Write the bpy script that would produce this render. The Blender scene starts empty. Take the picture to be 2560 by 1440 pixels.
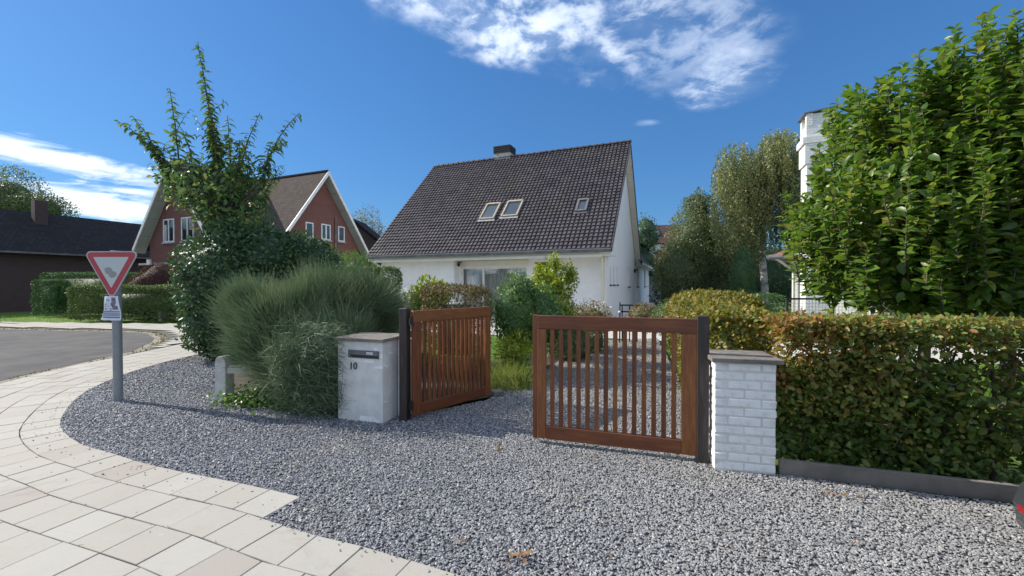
import bpy, bmesh, math, random
import numpy as np
from mathutils import Vector, Matrix, noise as mnoise

random.seed(7)
rng = np.random.default_rng(7)
sc = bpy.context.scene
PI = math.pi
# ------------------------------------------------------------------ camera, sky, sun, exposure
F, HY, CH = 1030.0, 710.0, 1.6            # focal length in photo pixels, horizon row, eye height
cam_d = bpy.data.cameras.new('camera')
cam = bpy.data.objects.new('camera', cam_d)
sc.collection.objects.link(cam)
cam_d.sensor_width = 36.0
cam_d.lens = 36.0 * F / 2560.0
cam_d.clip_start = 0.05
cam_d.clip_end = 3000
cam.location = (0, 0, CH)
cam.rotation_euler = (math.radians(90) - math.atan((720 - HY) / F), 0, 0)
sc.camera = cam

SUN_AZ = math.atan2(0.955, 0.297)          # angle from +Y towards -X
SUN_EL = math.radians(34)
sun_dir = Vector((-math.sin(SUN_AZ) * math.cos(SUN_EL), math.cos(SUN_AZ) * math.cos(SUN_EL), math.sin(SUN_EL)))
sd = bpy.data.lights.new('sun', 'SUN')
sd.energy = 3.3
sd.angle = math.radians(0.53)
sd.color = (1.0, 0.93, 0.82)
so = bpy.data.objects.new('sun', sd)
so.rotation_euler = sun_dir.to_track_quat('Z', 'Y').to_euler()
sc.collection.objects.link(so)

world = bpy.data.worlds.new('World')
sc.world = world
world.use_nodes = True
wt = world.node_tree
wt.nodes.clear()


class NT:
    """small helper round a node tree"""
    def __init__(s, t): s.t = t
    def n(s, kind, **kw):
        nd = s.t.nodes.new(kind)
        for k, v in kw.items(): setattr(nd, k, v)
        return nd
    def put(s, sock, v):
        if hasattr(v, 'outputs'): v = v.outputs[0]
        if isinstance(v, bpy.types.NodeSocket): s.t.links.new(v, sock)
        elif v is not None: sock.default_value = v
    def math(s, op, a, b=None, c=None, clamp=False):
        nd = s.n('ShaderNodeMath', operation=op, use_clamp=clamp)
        s.put(nd.inputs[0], a)
        if b is not None: s.put(nd.inputs[1], b)
        if c is not None: s.put(nd.inputs[2], c)
        return nd.outputs[0]
    def vmath(s, op, a, b=None, out=0):
        nd = s.n('ShaderNodeVectorMath', operation=op)
        s.put(nd.inputs[0], a)
        if b is not None: s.put(nd.inputs[1], b)
        return nd.outputs[out]
    def mix(s, fac, a, b, blend='MIX'):
        nd = s.n('ShaderNodeMix', data_type='RGBA', blend_type=blend)
        s.put(nd.inputs[0], fac); s.put(nd.inputs[6], a); s.put(nd.inputs[7], b)
        return nd.outputs[2]
    def ramp(s, fac, stops, interp='LINEAR'):
        nd = s.n('ShaderNodeValToRGB')
        cr = nd.color_ramp
        cr.interpolation = interp
        while len(cr.elements) < len(stops): cr.elements.new(0.5)
        for e, (p, c) in zip(cr.elements, stops):
            e.position = p; e.color = (*c[:3], 1)
        s.put(nd.inputs[0], fac)
        return nd.outputs[0]
    def noise(s, vec, scale, detail=4, rough=0.55, dist=0.0, out=0):
        nd = s.n('ShaderNodeTexNoise')
        s.put(nd.inputs['Vector'], vec)
        nd.inputs['Scale'].default_value = scale
        nd.inputs['Detail'].default_value = detail
        nd.inputs['Roughness'].default_value = rough
        nd.inputs['Distortion'].default_value = dist
        return nd.outputs[out]
    def rng(s, v, a, b, c=0.0, d=1.0, smooth=True):
        nd = s.n('ShaderNodeMapRange')
        if smooth: nd.interpolation_type = 'SMOOTHSTEP'
        s.put(nd.inputs[0], v)
        for i, q in enumerate((a, b, c, d)): s.put(nd.inputs[i + 1], q)
        return nd.outputs[0]


W = NT(wt)
sky = W.n('ShaderNodeTexSky')
sky.sky_type = 'NISHITA'
sky.sun_disc = False
sky.sun_elevation = SUN_EL
sky.sun_rotation = -SUN_AZ
sky.air_density = 1.25
sky.dust_density = 0.35
sky.ozone_density = 3.2
tc = W.n('ShaderNodeTexCoord').outputs['Generated']


def pdir(px, py):
    return Vector(((px - 1280) / F, 1.0, (HY - py) / F)).normalized()


def cloud_mask(px, py, rx, ry, tilt, soft=0.35):
    """elliptical region of the sky round one direction"""
    c = pdir(px, py)
    e1 = (pdir(px + math.cos(tilt) * rx, py + math.sin(tilt) * rx) - c)
    e2 = (pdir(px - math.sin(tilt) * ry, py + math.cos(tilt) * ry) - c)
    g1 = e1 / e1.length_squared
    g2 = e2 / e2.length_squared
    d = W.vmath('SUBTRACT', tc, tuple(c))
    a = W.vmath('DOT_PRODUCT', d, tuple(g1), 1)
    b = W.vmath('DOT_PRODUCT', d, tuple(g2), 1)
    r = W.math('SQRT', W.math('ADD', W.math('MULTIPLY', a, a), W.math('MULTIPLY', b, b)))
    return r


sep = W.n('ShaderNodeSeparateXYZ'); W.put(sep.inputs[0], tc)
zz = W.math('MAXIMUM', sep.outputs[2], 0.02)
comb = W.n('ShaderNodeCombineXYZ')
W.put(comb.inputs[0], W.math('DIVIDE', sep.outputs[0], W.math('ADD', zz, 0.12)))
W.put(comb.inputs[1], W.math('DIVIDE', sep.outputs[1], W.math('ADD', zz, 0.12)))
q = comb.outputs[0]
n_big = W.noise(q, 2.2, 5, 0.6, 0.3)
n_cell = W.noise(q, 9.0, 7, 0.62, 0.25)
n_edge = W.noise(q, 4.0, 6, 0.6, 0.4)


def cloud_layer(mask_r, lo, hi, cell=0.9):
    # r (0 centre..1 edge) perturbed by noise, turned into coverage, then broken up by the small cells
    r = W.math('ADD', mask_r, W.math('MULTIPLY', W.math('SUBTRACT', n_edge, 0.5), 1.3))
    cov = W.rng(r, hi, lo, 0.0, 1.0)
    brk = W.rng(W.math('ADD', n_cell, W.math('MULTIPLY', W.math('SUBTRACT', n_big, 0.5), 0.8)), 0.40, 0.62, 1 - cell, 1.0)
    return W.math('MULTIPLY', cov, brk)


layers = [
    (cloud_layer(cloud_mask(1250, -60, 430, 210, 0.22), 0.35, 1.15, 0.85), 0.72),
    (cloud_layer(cloud_mask(1000, -60, 250, 100, 0.35), 0.25, 1.1, 0.6), 0.7),
    (cloud_layer(cloud_mask(1310, 95, 200, 75, -0.02), 0.3, 1.1, 0.7), 0.75),
    (cloud_layer(cloud_mask(1500, 128, 80, 40, 0.1), 0.2, 1.1, 0.8), 0.55),
    (cloud_layer(cloud_mask(1730, 60, 230, 210, 0.6), 0.3, 1.15, 0.8), 0.40),
    (cloud_layer(cloud_mask(1800, 205, 130, 80, 0.1), 0.3, 1.1, 0.7), 0.42),
    (cloud_layer(cloud_mask(1615, 309, 36, 9, 0.05), 0.2, 1.2, 0.2), 0.25),
]
# low streaky clouds towards the left, stretched along the horizon
cs = W.n('ShaderNodeMapping'); W.put(cs.inputs[0], tc); cs.inputs['Scale'].default_value = (3.0, 3.0, 16.0)
n_str = W.noise(cs.outputs[0], 3.6, 8, 0.68, 0.7)


def streak(px, py, rx, ry, tilt, op):
    r = W.math('ADD', cloud_mask(px, py, rx, ry, tilt), W.math('MULTIPLY', W.math('SUBTRACT', n_str, 0.5), 2.4))
    return (W.rng(r, 1.15, 0.15, 0.0, 1.0), op)


layers += [streak(170, 402, 270, 34, 0.17, 1.0), streak(20, 365, 150, 22, 0.2, 0.9),
           streak(240, 512, 230, 42, 0.05, 1.0), streak(330, 480, 110, 12, 0.04, 0.7),
           streak(-200, 470, 220, 60, 0.1, 0.9), streak(-500, 400, 300, 50, 0.1, 0.8)]
# unseen cloud overhead and behind, carrying the sky on, added bright to fill shade
n_far = W.math('MULTIPLY', W.rng(n_big, 0.38, 0.62, 0.0, 1.0), W.rng(n_cell, 0.3, 0.6, 0.4, 1.0))
behind = W.math('MAXIMUM', W.rng(sep.outputs[1], 0.15, -0.25, 0.0, 1.0), W.rng(sep.outputs[2], 0.60, 0.78, 0.0, 1.0))
layers.append((W.math('MULTIPLY', n_far, behind), 1.0))
sat = W.n('ShaderNodeHueSaturation')
sat.inputs['Saturation'].default_value = 1.12
sat.inputs['Value'].default_value = 1.0
W.put(sat.inputs['Color'], sky.outputs[0])
gm = W.n('ShaderNodeGamma'); gm.inputs[1].default_value = 0.62
W.put(gm.inputs[0], W.mix(1.0, sat.outputs[0], (0.60, 0.70, 0.90, 1), 'MULTIPLY'))
col = W.mix(1.0, gm.outputs[0], (0.33, 0.60, 0.86, 1), 'MULTIPLY')
cloud_col = W.ramp(n_cell, [(0.32, (1.7, 2.3, 3.4)), (0.64, (3.7, 4.1, 4.7))])
low_col = W.ramp(n_str, [(0.3, (3.4, 3.9, 4.6)), (0.62, (5.6, 5.8, 6.0))])
nd = None
for li_, (m, op) in enumerate(layers):
    col = W.mix(W.math('MULTIPLY', m, op, clamp=True), col, low_col if 7 <= li_ else cloud_col)
bg = W.n('ShaderNodeBackground')
W.put(bg.inputs[0], col)
bg.inputs[1].default_value = 0.15
wo = W.n('ShaderNodeOutputWorld')
W.put(wo.inputs[0], bg.outputs[0])

sc.view_settings.view_transform = 'Standard'
sc.view_settings.look = 'None'
sc.view_settings.exposure = 0.98
sc.view_settings.gamma = 1.0
sc.view_settings.use_curve_mapping = False
sc.cycles.max_bounces = 6
sc.cycles.transparent_max_bounces = 8
sc.cycles.use_denoising = True

# ------------------------------------------------------------------ photo pixel <-> place helpers
def G(px, py, z=0.0):
    """the point at height z seen at a photo pixel, worked out once to survey the plot"""
    d = (CH - z) * F / (py - HY)
    return Vector(((px - 1280) / F * d, d, z))


def at(px, py, d):
    return Vector(((px - 1280) / F * d, d, CH + (HY - py) / F * d))


# ------------------------------------------------------------------ object helpers
def link(o): sc.collection.objects.link(o); return o


def tag(o, label=None, cat=None, group=None, kind=None):
    if label: o['label'] = label
    if cat: o['category'] = cat
    if group: o['group'] = group
    if kind: o['kind'] = kind
    return o


def thing(name, label, cat, loc=(0, 0, 0), rz=0.0, group=None):
    o = bpy.data.objects.new(name, None)
    o.location = loc
    o.rotation_euler = (0, 0, rz)
    o.empty_display_size = 0.2
    link(o)
    return tag(o, label, cat, group)


def meshobj(name, me, parent=None, loc=None, rot=None):
    o = bpy.data.objects.new(name, me)
    link(o)
    if parent is not None: o.parent = parent
    if loc is not None: o.location = loc
    if rot is not None: o.rotation_euler = rot
    return o


class MB:
    """collects shapes, builds one mesh object"""
    def __init__(s): s.v = []; s.f = []; s.m = []
    def add(s, vs, fs, mi=0):
        b = len(s.v)
        s.v += [tuple(v) for v in vs]
        s.f += [tuple(b + i for i in f) for f in fs]
        s.m += [mi] * len(fs)
        return s
    def box(s, a, b, mi=0, M=None):
        x0, y0, z0 = a; x1, y1, z1 = b
        vs = [Vector(p) for p in ((x0, y0, z0), (x1, y0, z0), (x1, y1, z0), (x0, y1, z0),
                                  (x0, y0, z1), (x1, y0, z1), (x1, y1, z1), (x0, y1, z1))]
        if M is not None: vs = [M @ v for v in vs]
        return s.add(vs, [(0, 3, 2, 1), (4, 5, 6, 7), (0, 1, 5, 4), (1, 2, 6, 5), (2, 3, 7, 6), (3, 0, 4, 7)], mi)
    def bar(s, p, q, w, h, mi=0, up=(0, 0, 1)):
        p = Vector(p); q = Vector(q); d = (q - p); L = d.length; d.normalize()
        u = Vector(up); sx = d.cross(u)
        if sx.length < 1e-4: sx = d.cross(Vector((0, 1, 0)))
        sx.normalize(); uz = sx.cross(d)
        vs = []
        for t in (p, q):
            for a, b in ((-1, -1), (1, -1), (1, 1), (-1, 1)):
                vs.append(t + sx * a * w / 2 + uz * b * h / 2)
        return s.add(vs, [(3, 2, 1, 0), (4, 5, 6, 7), (0, 1, 5, 4), (1, 2, 6, 5), (2, 3, 7, 6), (3, 0, 4, 7)], mi)
    def tube(s, pts, rad, n=8, mi=0, cap=True):
        pts = [Vector(p) for p in pts]
        if not hasattr(rad, '__len__'): rad = [rad] * len(pts)
        rings = []
        ref = None
        for i, p in enumerate(pts):
            d = (pts[min(i + 1, len(pts) - 1)] - pts[max(i - 1, 0)]).normalized()
            if ref is None:
                ref = d.orthogonal().normalized()
            ref = (ref - d * ref.dot(d))
            if ref.length < 1e-5: ref = d.orthogonal()
            ref.normalize()
            bn = d.cross(ref)
            rings.append([p + (ref * math.cos(2 * PI * k / n) + bn * math.sin(2 * PI * k / n)) * rad[i] for k in range(n)])
        vs = [v for r in rings for v in r]
        fs = []
        for i in range(len(pts) - 1):
            for k in range(n):
                a = i * n + k; b = i * n + (k + 1) % n
                fs.append((a, b, b + n, a + n))
        if cap:
            fs.append(tuple(range(n - 1, -1, -1)))
            fs.append(tuple((len(pts) - 1) * n + k for k in range(n)))
        return s.add(vs, fs, mi)
    def prism(s, poly, axis_vec, mi=0):
        """polygon (3d points) pushed along a vector"""
        a = [Vector(p) for p in poly]; e = Vector(axis_vec)
        n = len(a)
        vs = a + [p + e for p in a]
        fs = [tuple(range(n - 1, -1, -1)), tuple(range(n, 2 * n))]
        for i in range(n):
            j = (i + 1) % n
            fs.append((i, j, n + j, n + i))
        return s.add(vs, fs, mi)
    def build(s, name, mats, parent=None, loc=None, rot=None, smooth=False, bevel=0):
        me = bpy.data.meshes.new(name)
        me.from_pydata(s.v, [], s.f)
        if not isinstance(mats, (list, tuple)): mats = [mats]
        for m in mats: me.materials.append(m)
        me.polygons.foreach_set('material_index', s.m)
        bm = bmesh.new(); bm.from_mesh(me)
        bmesh.ops.recalc_face_normals(bm, faces=bm.faces)
        if bevel:
            bmesh.ops.bevel(bm, geom=list(bm.edges), offset=bevel, segments=1, affect='EDGES', profile=0.5)
        bm.to_mesh(me); bm.free()
        if smooth: me.polygons.foreach_set('use_smooth', [True] * len(me.polygons))
        me.update()
        return meshobj(name, me, parent, loc, rot)


def sheet(name, pts, z, mat, kind='structure', parent=None):
    me = bpy.data.meshes.new(name)
    bm = bmesh.new()
    vs = [bm.verts.new((p[0], p[1], z)) for p in pts]
    f = bm.faces.new(vs)
    if f.normal.z < 0 or (f.normal_update() or f.normal.z < 0): f.normal_flip()
    bmesh.ops.triangulate(bm, faces=bm.faces)
    for f in bm.faces:
        f.normal_update()
        if f.normal.z < 0: f.normal_flip()
    bm.to_mesh(me); bm.free()
    me.materials.append(mat)
    o = meshobj(name, me, parent)
    if kind: o['kind'] = kind
    return o


# ------------------------------------------------------------------ materials
def newmat(name):
    m = bpy.data.materials.new(name)
    m.use_nodes = True
    t = NT(m.node_tree)
    b = m.node_tree.nodes['Principled BSDF']
    return m, t, b


def mat(name, c1, c2=None, scale=6.0, rough=0.7, bump=0.0, bscale=40.0, metal=0.0, stretch=(1, 1, 1),
        obj_var=0.0, spec=0.5, c3=None, s3=1.2, coat=0.0, bdist=0.01):
    m, t, b = newmat(name)
    co = t.n('ShaderNodeTexCoord').outputs['Object']
    mp = t.n('ShaderNodeMapping'); t.put(mp.inputs[0], co); mp.inputs['Scale'].default_value = stretch
    v = mp.outputs[0]
    if c2 is None: c2 = tuple(x * 0.8 for x in c1)
    n = t.noise(v, scale, 6, 0.6)
    col = t.mix(t.rng(n, 0.3, 0.7), (*c1, 1), (*c2, 1))
    if c3 is not None:
        n3 = t.noise(v, s3, 5, 0.65, 0.4)
        col = t.mix(t.rng(n3, 0.52, 0.72, 0, 0.85), col, (*c3, 1))
    if obj_var:
        oi = t.n('ShaderNodeObjectInfo')
        hs = t.n('ShaderNodeHueSaturation')
        t.put(hs.inputs['Value'], t.rng(oi.outputs['Random'], 0, 1, 1 - obj_var, 1 + obj_var, False))
        t.put(hs.inputs['Color'], col)
        col = hs.outputs[0]
    t.put(b.inputs['Base Color'], col)
    b.inputs['Roughness'].default_value = rough
    b.inputs['Metallic'].default_value = metal
    b.inputs['Specular IOR Level'].default_value = spec
    b.inputs['Coat Weight'].default_value = coat
    if bump:
        bn = t.n('ShaderNodeBump')
        bn.inputs['Strength'].default_value = bump
        bn.inputs['Distance'].default_value = bdist
        t.put(bn.inputs['Height'], t.noise(v, bscale, 6, 0.65))
        t.put(b.inputs['Normal'], bn.outputs[0])
    return m


def leafmat(name, stops, rough=0.45, trans=0.3, spec=0.5):
    """colour follows each leaf's own random tint"""
    m, t, b = newmat(name)
    a = t.n('ShaderNodeAttribute'); a.attribute_name = 'tint'
    col = t.ramp(a.outputs['Fac'], stops)
    t.put(b.inputs['Base Color'], col)
    b.inputs['Roughness'].default_value = rough
    b.inputs['Specular IOR Level'].default_value = spec
    tr = t.n('ShaderNodeBsdfTranslucent')
    hs = t.n('ShaderNodeHueSaturation'); hs.inputs['Value'].default_value = 1.5; hs.inputs['Saturation'].default_value = 1.1
    t.put(hs.inputs['Color'], col)
    t.put(tr.inputs[0], hs.outputs[0])
    ms = t.n('ShaderNodeMixShader'); ms.inputs[0].default_value = trans
    t.put(ms.inputs[1], b.outputs[0]); t.put(ms.inputs[2], tr.outputs[0])
    out = m.node_tree.nodes['Material Output']
    t.put(out.inputs[0], ms.outputs[0])
    return m


def brickmat(name, c1, c2, mortar, bw, bh, axis='xz', rough=0.8, bump=0.4, mort=0.012, soft=None):
    m, t, b = newmat(name)
    co = t.n('ShaderNodeTexCoord').outputs['Object']
    sp = t.n('ShaderNodeSeparateXYZ'); t.put(sp.inputs[0], co)
    cb = t.n('ShaderNodeCombineXYZ')
    ad = t.math('ADD', sp.outputs[0], sp.outputs[1]) if axis == 'both' else sp.outputs[0 if axis == 'xz' else 1]
    t.put(cb.inputs[0], ad); t.put(cb.inputs[1], sp.outputs[2])
    br = t.n('ShaderNodeTexBrick')
    t.put(br.inputs['Vector'], cb.outputs[0])
    br.inputs['Color1'].default_value = (*c1, 1); br.inputs['Color2'].default_value = (*c2, 1)
    br.inputs['Mortar'].default_value = (*mortar, 1)
    br.inputs['Scale'].default_value = 1.0
    br.inputs['Mortar Size'].default_value = mort
    br.inputs['Brick Width'].default_value = bw
    br.inputs['Row Height'].default_value = bh
    br.inputs['Mortar Smooth'].default_value = 0.3
    n = t.noise(co, 3.0, 5, 0.6)
    col = t.mix(t.rng(n, 0.35, 0.75, 0, 0.35), br.outputs[0], tuple(x * 0.75 for x in c1) + (1,))
    t.put(b.inputs['Base Color'], col)
    b.inputs['Roughness'].default_value = rough
    bn = t.n('ShaderNodeBump'); bn.inputs['Strength'].default_value = bump; bn.inputs['Distance'].default_value = 0.01
    t.put(bn.inputs['Height'], t.math('SUBTRACT', 1.0, br.outputs['Fac']))
    t.put(b.inputs['Normal'], bn.outputs[0])
    return m


M = {}
M['grass'] = mat('grass', (0.085, 0.15, 0.02), (0.055, 0.10, 0.015), 3, 0.9, 0.6, 60, c3=(0.13, 0.15, 0.03))
M['soil'] = mat('soil', (0.075, 0.055, 0.04), (0.045, 0.035, 0.028), 8, 0.95, 0.6, 50)
M['asphalt'] = mat('asphalt', (0.115, 0.11, 0.108), (0.075, 0.075, 0.077), 1.2, 0.95, 0.45, 160, c3=(0.145, 0.14, 0.132), s3=0.7, spec=.25)
M['gutter'] = mat('gutter', (0.27, 0.24, 0.19), (0.17, 0.15, 0.12), 3, 0.9, 0.4, 50, c3=(0.13, 0.13, 0.055), s3=3)
M['joint'] = mat('joint', (0.10, 0.095, 0.08), (0.06, 0.065, 0.045), 20, 0.95, 0.5, 80)
M['gravel_base'] = mat('gravel_base', (0.17, 0.175, 0.19), (0.09, 0.093, 0.105), 45, 0.95, 1.0, 70, bdist=0.02)
M['wood_dark'] = mat('wood_dark', (0.040, 0.028, 0.024), (0.022, 0.017, 0.016), 5, 0.62, 0.5, 30, stretch=(6, 6, 0.7), c3=(0.07, 0.058, 0.05), s3=4)
M['coping'] = mat('coping', (0.22, 0.195, 0.17), (0.13, 0.118, 0.105), 7, 0.8, 0.4, 60, c3=(0.28, 0.26, 0.23), s3=5)
M['coping_edge'] = mat('coping_edge', (0.075, 0.068, 0.062), (0.05, 0.047, 0.045), 7, 0.8, 0.3, 60)
M['white_paint'] = mat('white_paint', (0.86, 0.86, 0.85), (0.78, 0.785, 0.78), 4, 0.42, 0.6, 38, c3=(0.60, 0.59, 0.55), s3=6, bdist=0.006)
M['white_mortar'] = mat('white_mortar', (0.70, 0.70, 0.68), (0.58, 0.58, 0.56), 6, 0.6, 0.5, 60)
M['concrete'] = mat('concrete', (0.58, 0.56, 0.52), (0.42, 0.41, 0.37), 6, 0.9, 0.4, 60, c3=(0.22, 0.22, 0.17), s3=4)
M['board'] = mat('board', (0.24, 0.21, 0.185), (0.15, 0.135, 0.12), 4, 0.85, 0.35, 50, c3=(0.21, 0.19, 0.165), s3=2)
M['steel'] = mat('steel', (0.26, 0.28, 0.30), (0.21, 0.23, 0.25), 4, 0.5, 0.1, 40, metal=0.35)
M['trim'] = mat('trim', (0.74, 0.71, 0.62), (0.66, 0.64, 0.56), 2, 0.55)
M['cream'] = mat('cream', (0.70, 0.67, 0.58), (0.64, 0.61, 0.53), 2, 0.6)
M['soffit_grey'] = mat('soffit_grey', (0.42, 0.43, 0.41), (0.36, 0.37, 0.35), 2, 0.7)
M['zinc'] = mat('zinc', (0.20, 0.20, 0.21), (0.12, 0.12, 0.13), 3, 0.45, metal=0.3)
M['frame_white'] = mat('frame_white', (0.8, 0.8, 0.78), None, 3, 0.4)
M['frame_tan'] = mat('frame_tan', (0.50, 0.43, 0.32), (0.36, 0.31, 0.24), 5, 0.5)
M['frame_grey'] = mat('frame_grey', (0.16, 0.155, 0.15), None, 5, 0.5)
M['flashing'] = mat('flashing', (0.42, 0.42, 0.43), (0.3, 0.3, 0.31), 5, 0.6)
M['black'] = mat('black', (0.012, 0.012, 0.014), None, 3, 0.5)
M['dark_sill'] = mat('dark_sill', (0.06, 0.045, 0.045), None, 3, 0.6)
M['bark'] = mat('bark', (0.12, 0.095, 0.07), (0.06, 0.05, 0.04), 8, 0.9, 0.7, 40, stretch=(1, 1, 0.3))
M['bark_birch'] = mat('bark_birch', (0.55, 0.53, 0.48), (0.10, 0.09, 0.08), 2.4, 0.8, 0.5, 30, stretch=(1, 1, 2.2))
M['tile'] = mat('tile', (0.092, 0.078, 0.082), (0.052, 0.046, 0.052), 1.6, 0.50, 0.3, 60, obj_var=0.22, c3=(0.11, 0.10, 0.072), s3=0.8)
M['tile_far'] = mat('tile_far', (0.092, 0.078, 0.082), (0.052, 0.046, 0.052), 1.6, 0.50, 0.3, 60, c3=(0.11, 0.10, 0.072), s3=0.8)
M['deck'] = mat('deck', (0.03, 0.027, 0.028), None, 3, 0.8)
M['house_white'] = brickmat('house_white', (0.87, 0.87, 0.87), (0.83, 0.83, 0.835), (0.76, 0.76, 0.765), 0.21, 0.068, 'both', 0.6, 0.25, 0.008)
M['plain_white'] = mat('plain_white', (0.80, 0.80, 0.79), (0.76, 0.76, 0.755), 1.5, 0.65)
M['red_brick'] = brickmat('red_brick', (0.21, 0.075, 0.060), (0.16, 0.055, 0.048), (0.17, 0.12, 0.11), 0.21, 0.065, 'both', 0.85, 0.3, 0.008)
M['brown_brick'] = brickmat('brown_brick', (0.085, 0.052, 0.045), (0.065, 0.042, 0.04), (0.07, 0.06, 0.055), 0.21, 0.065, 'both', 0.85, 0.3, 0.008)


def rooftile_mat(name, c1, c2, w, h):
    """courses of far roof tiles, a bump pattern on a roof too far off to tell the tiles apart"""
    m, t, b = newmat(name)
    uv = t.n('ShaderNodeUVMap').outputs[0]
    br = t.n('ShaderNodeTexBrick'); t.put(br.inputs['Vector'], uv)
    br.inputs['Color1'].default_value = (*c1, 1); br.inputs['Color2'].default_value = (*c2, 1)
    br.inputs['Mortar'].default_value = tuple(x * 0.4 for x in c1) + (1,)
    br.inputs['Scale'].default_value = 1
    br.inputs['Brick Width'].default_value = w; br.inputs['Row Height'].default_value = h
    br.inputs['Mortar Size'].default_value = 0.012
    n = t.noise(uv, 0.6, 5, 0.6)
    t.put(b.inputs['Base Color'], t.mix(t.rng(n, 0.4, 0.7, 0, 0.5), br.outputs[0], (*c2, 1)))
    b.inputs['Roughness'].default_value = 0.95; b.inputs['Specular IOR Level'].default_value = 0.12
    bn = t.n('ShaderNodeBump'); bn.inputs['Strength'].default_value = 0.6; bn.inputs['Distance'].default_value = 0.02
    t.put(bn.inputs['Height'], t.math('SUBTRACT', 1.0, br.outputs['Fac']))
    t.put(b.inputs['Normal'], bn.outputs[0])
    return m


M['roof_brown'] = rooftile_mat('roof_brown', (0.105, 0.085, 0.075), (0.072, 0.060, 0.054), 0.24, 0.24)
M['roof_dark'] = rooftile_mat('roof_dark', (0.040, 0.040, 0.044), (0.028, 0.028, 0.032), 0.24, 0.24)
M['roof_red'] = rooftile_mat('roof_red', (0.34, 0.12, 0.085), (0.24, 0.09, 0.07), 0.2, 0.25)
M['roof_purple'] = rooftile_mat('roof_purple', (0.12, 0.07, 0.062), (0.085, 0.052, 0.05), 0.2, 0.3)


def wood_mat(name, stretch):
    m, t, b = newmat(name)
    co = t.n('ShaderNodeTexCoord').outputs['Object']
    oi = t.n('ShaderNodeObjectInfo')
    sh = t.n('ShaderNodeCombineXYZ'); t.put(sh.inputs[0], t.math('MULTIPLY', oi.outputs['Random'], 31.0)); t.put(sh.inputs[1], t.math('MULTIPLY', oi.outputs['Random'], 17.0))
    v = t.vmath('ADD', co, sh.outputs[0])
    mp = t.n('ShaderNodeMapping'); t.put(mp.inputs[0], v); mp.inputs['Scale'].default_value = stretch
    n1 = t.noise(mp.outputs[0], 3.0, 7, 0.65, 0.6)
    n2 = t.noise(mp.outputs[0], 14.0, 4, 0.6, 0.2)
    n3 = t.noise(v, 2.5, 4, 0.6)
    col = t.ramp(n1, [(0.28, (0.095, 0.024, 0.009)), (0.5, (0.165, 0.046, 0.015)), (0.72, (0.24, 0.082, 0.023))])
    col = t.mix(t.rng(n2, 0.5, 0.75, 0, 0.4), col, (0.06, 0.017, 0.008, 1))
    col = t.mix(t.rng(n3, 0.45, 0.75, 0, 0.55), col, (0.11, 0.028, 0.013, 1))
    hs = t.n('ShaderNodeHueSaturation')
    t.put(hs.inputs['Value'], t.rng(oi.outputs['Random'], 0, 1, 0.8, 1.3, False))
    t.put(hs.inputs['Hue'], t.rng(oi.outputs['Random'], 0, 1, 0.497, 0.512, False))
    t.put(hs.inputs['Color'], col)
    t.put(b.inputs['Base Color'], hs.outputs[0])
    b.inputs['Roughness'].default_value = 0.5
    bn = t.n('ShaderNodeBump'); bn.inputs['Strength'].default_value = 0.35; bn.inputs['Distance'].default_value = 0.004
    t.put(bn.inputs['Height'], n2); t.put(b.inputs['Normal'], bn.outputs[0])
    return m


M['wood_h'] = wood_mat('wood_h', (1.0, 10, 10))
M['wood_v'] = wood_mat('wood_v', (10, 10, 1.0))


def slab_mat():
    m, t, b = newmat('slab')
    co = t.n('ShaderNodeTexCoord').outputs['Object']
    a = t.n('ShaderNodeAttribute'); a.attribute_name = 'tint'
    col = t.ramp(a.outputs['Fac'], [(0.0, (0.335, 0.300, 0.258)), (0.15, (0.375, 0.348, 0.303)), (0.75, (0.392, 0.370, 0.325)), (1.0, (0.412, 0.393, 0.348))])
    n = t.noise(co, 2.2, 6, 0.65, 0.3)
    col = t.mix(t.rng(n, 0.45, 0.75, 0, 0.45), col, (0.33, 0.315, 0.27, 1))
    n2 = t.noise(co, 30, 5, 0.7)
    col = t.mix(t.rng(n2, 0.55, 0.75, 0, 0.4), col, (0.22, 0.205, 0.175, 1))
    n4 = t.noise(co, 11, 3, 0.6, 0.5)
    col = t.mix(t.rng(n4, 0.68, 0.74, 0, 0.35), col, (0.52, 0.51, 0.46, 1))
    n5 = t.noise(co, 1.1, 5, 0.7, 1.2)
    col = t.mix(t.rng(n5, 0.55, 0.66, 0, 0.28), col, (0.21, 0.19, 0.15, 1))
    t.put(b.inputs['Base Color'], col)
    b.inputs['Roughness'].default_value = 0.85
    bn = t.n('ShaderNodeBump'); bn.inputs['Strength'].default_value = 0.2; bn.inputs['Distance'].default_value = 0.004
    t.put(bn.inputs['Height'], t.noise(co, 120, 4, 0.7)); t.put(b.inputs['Normal'], bn.outputs[0])
    return m


M['slab'] = slab_mat()


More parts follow.
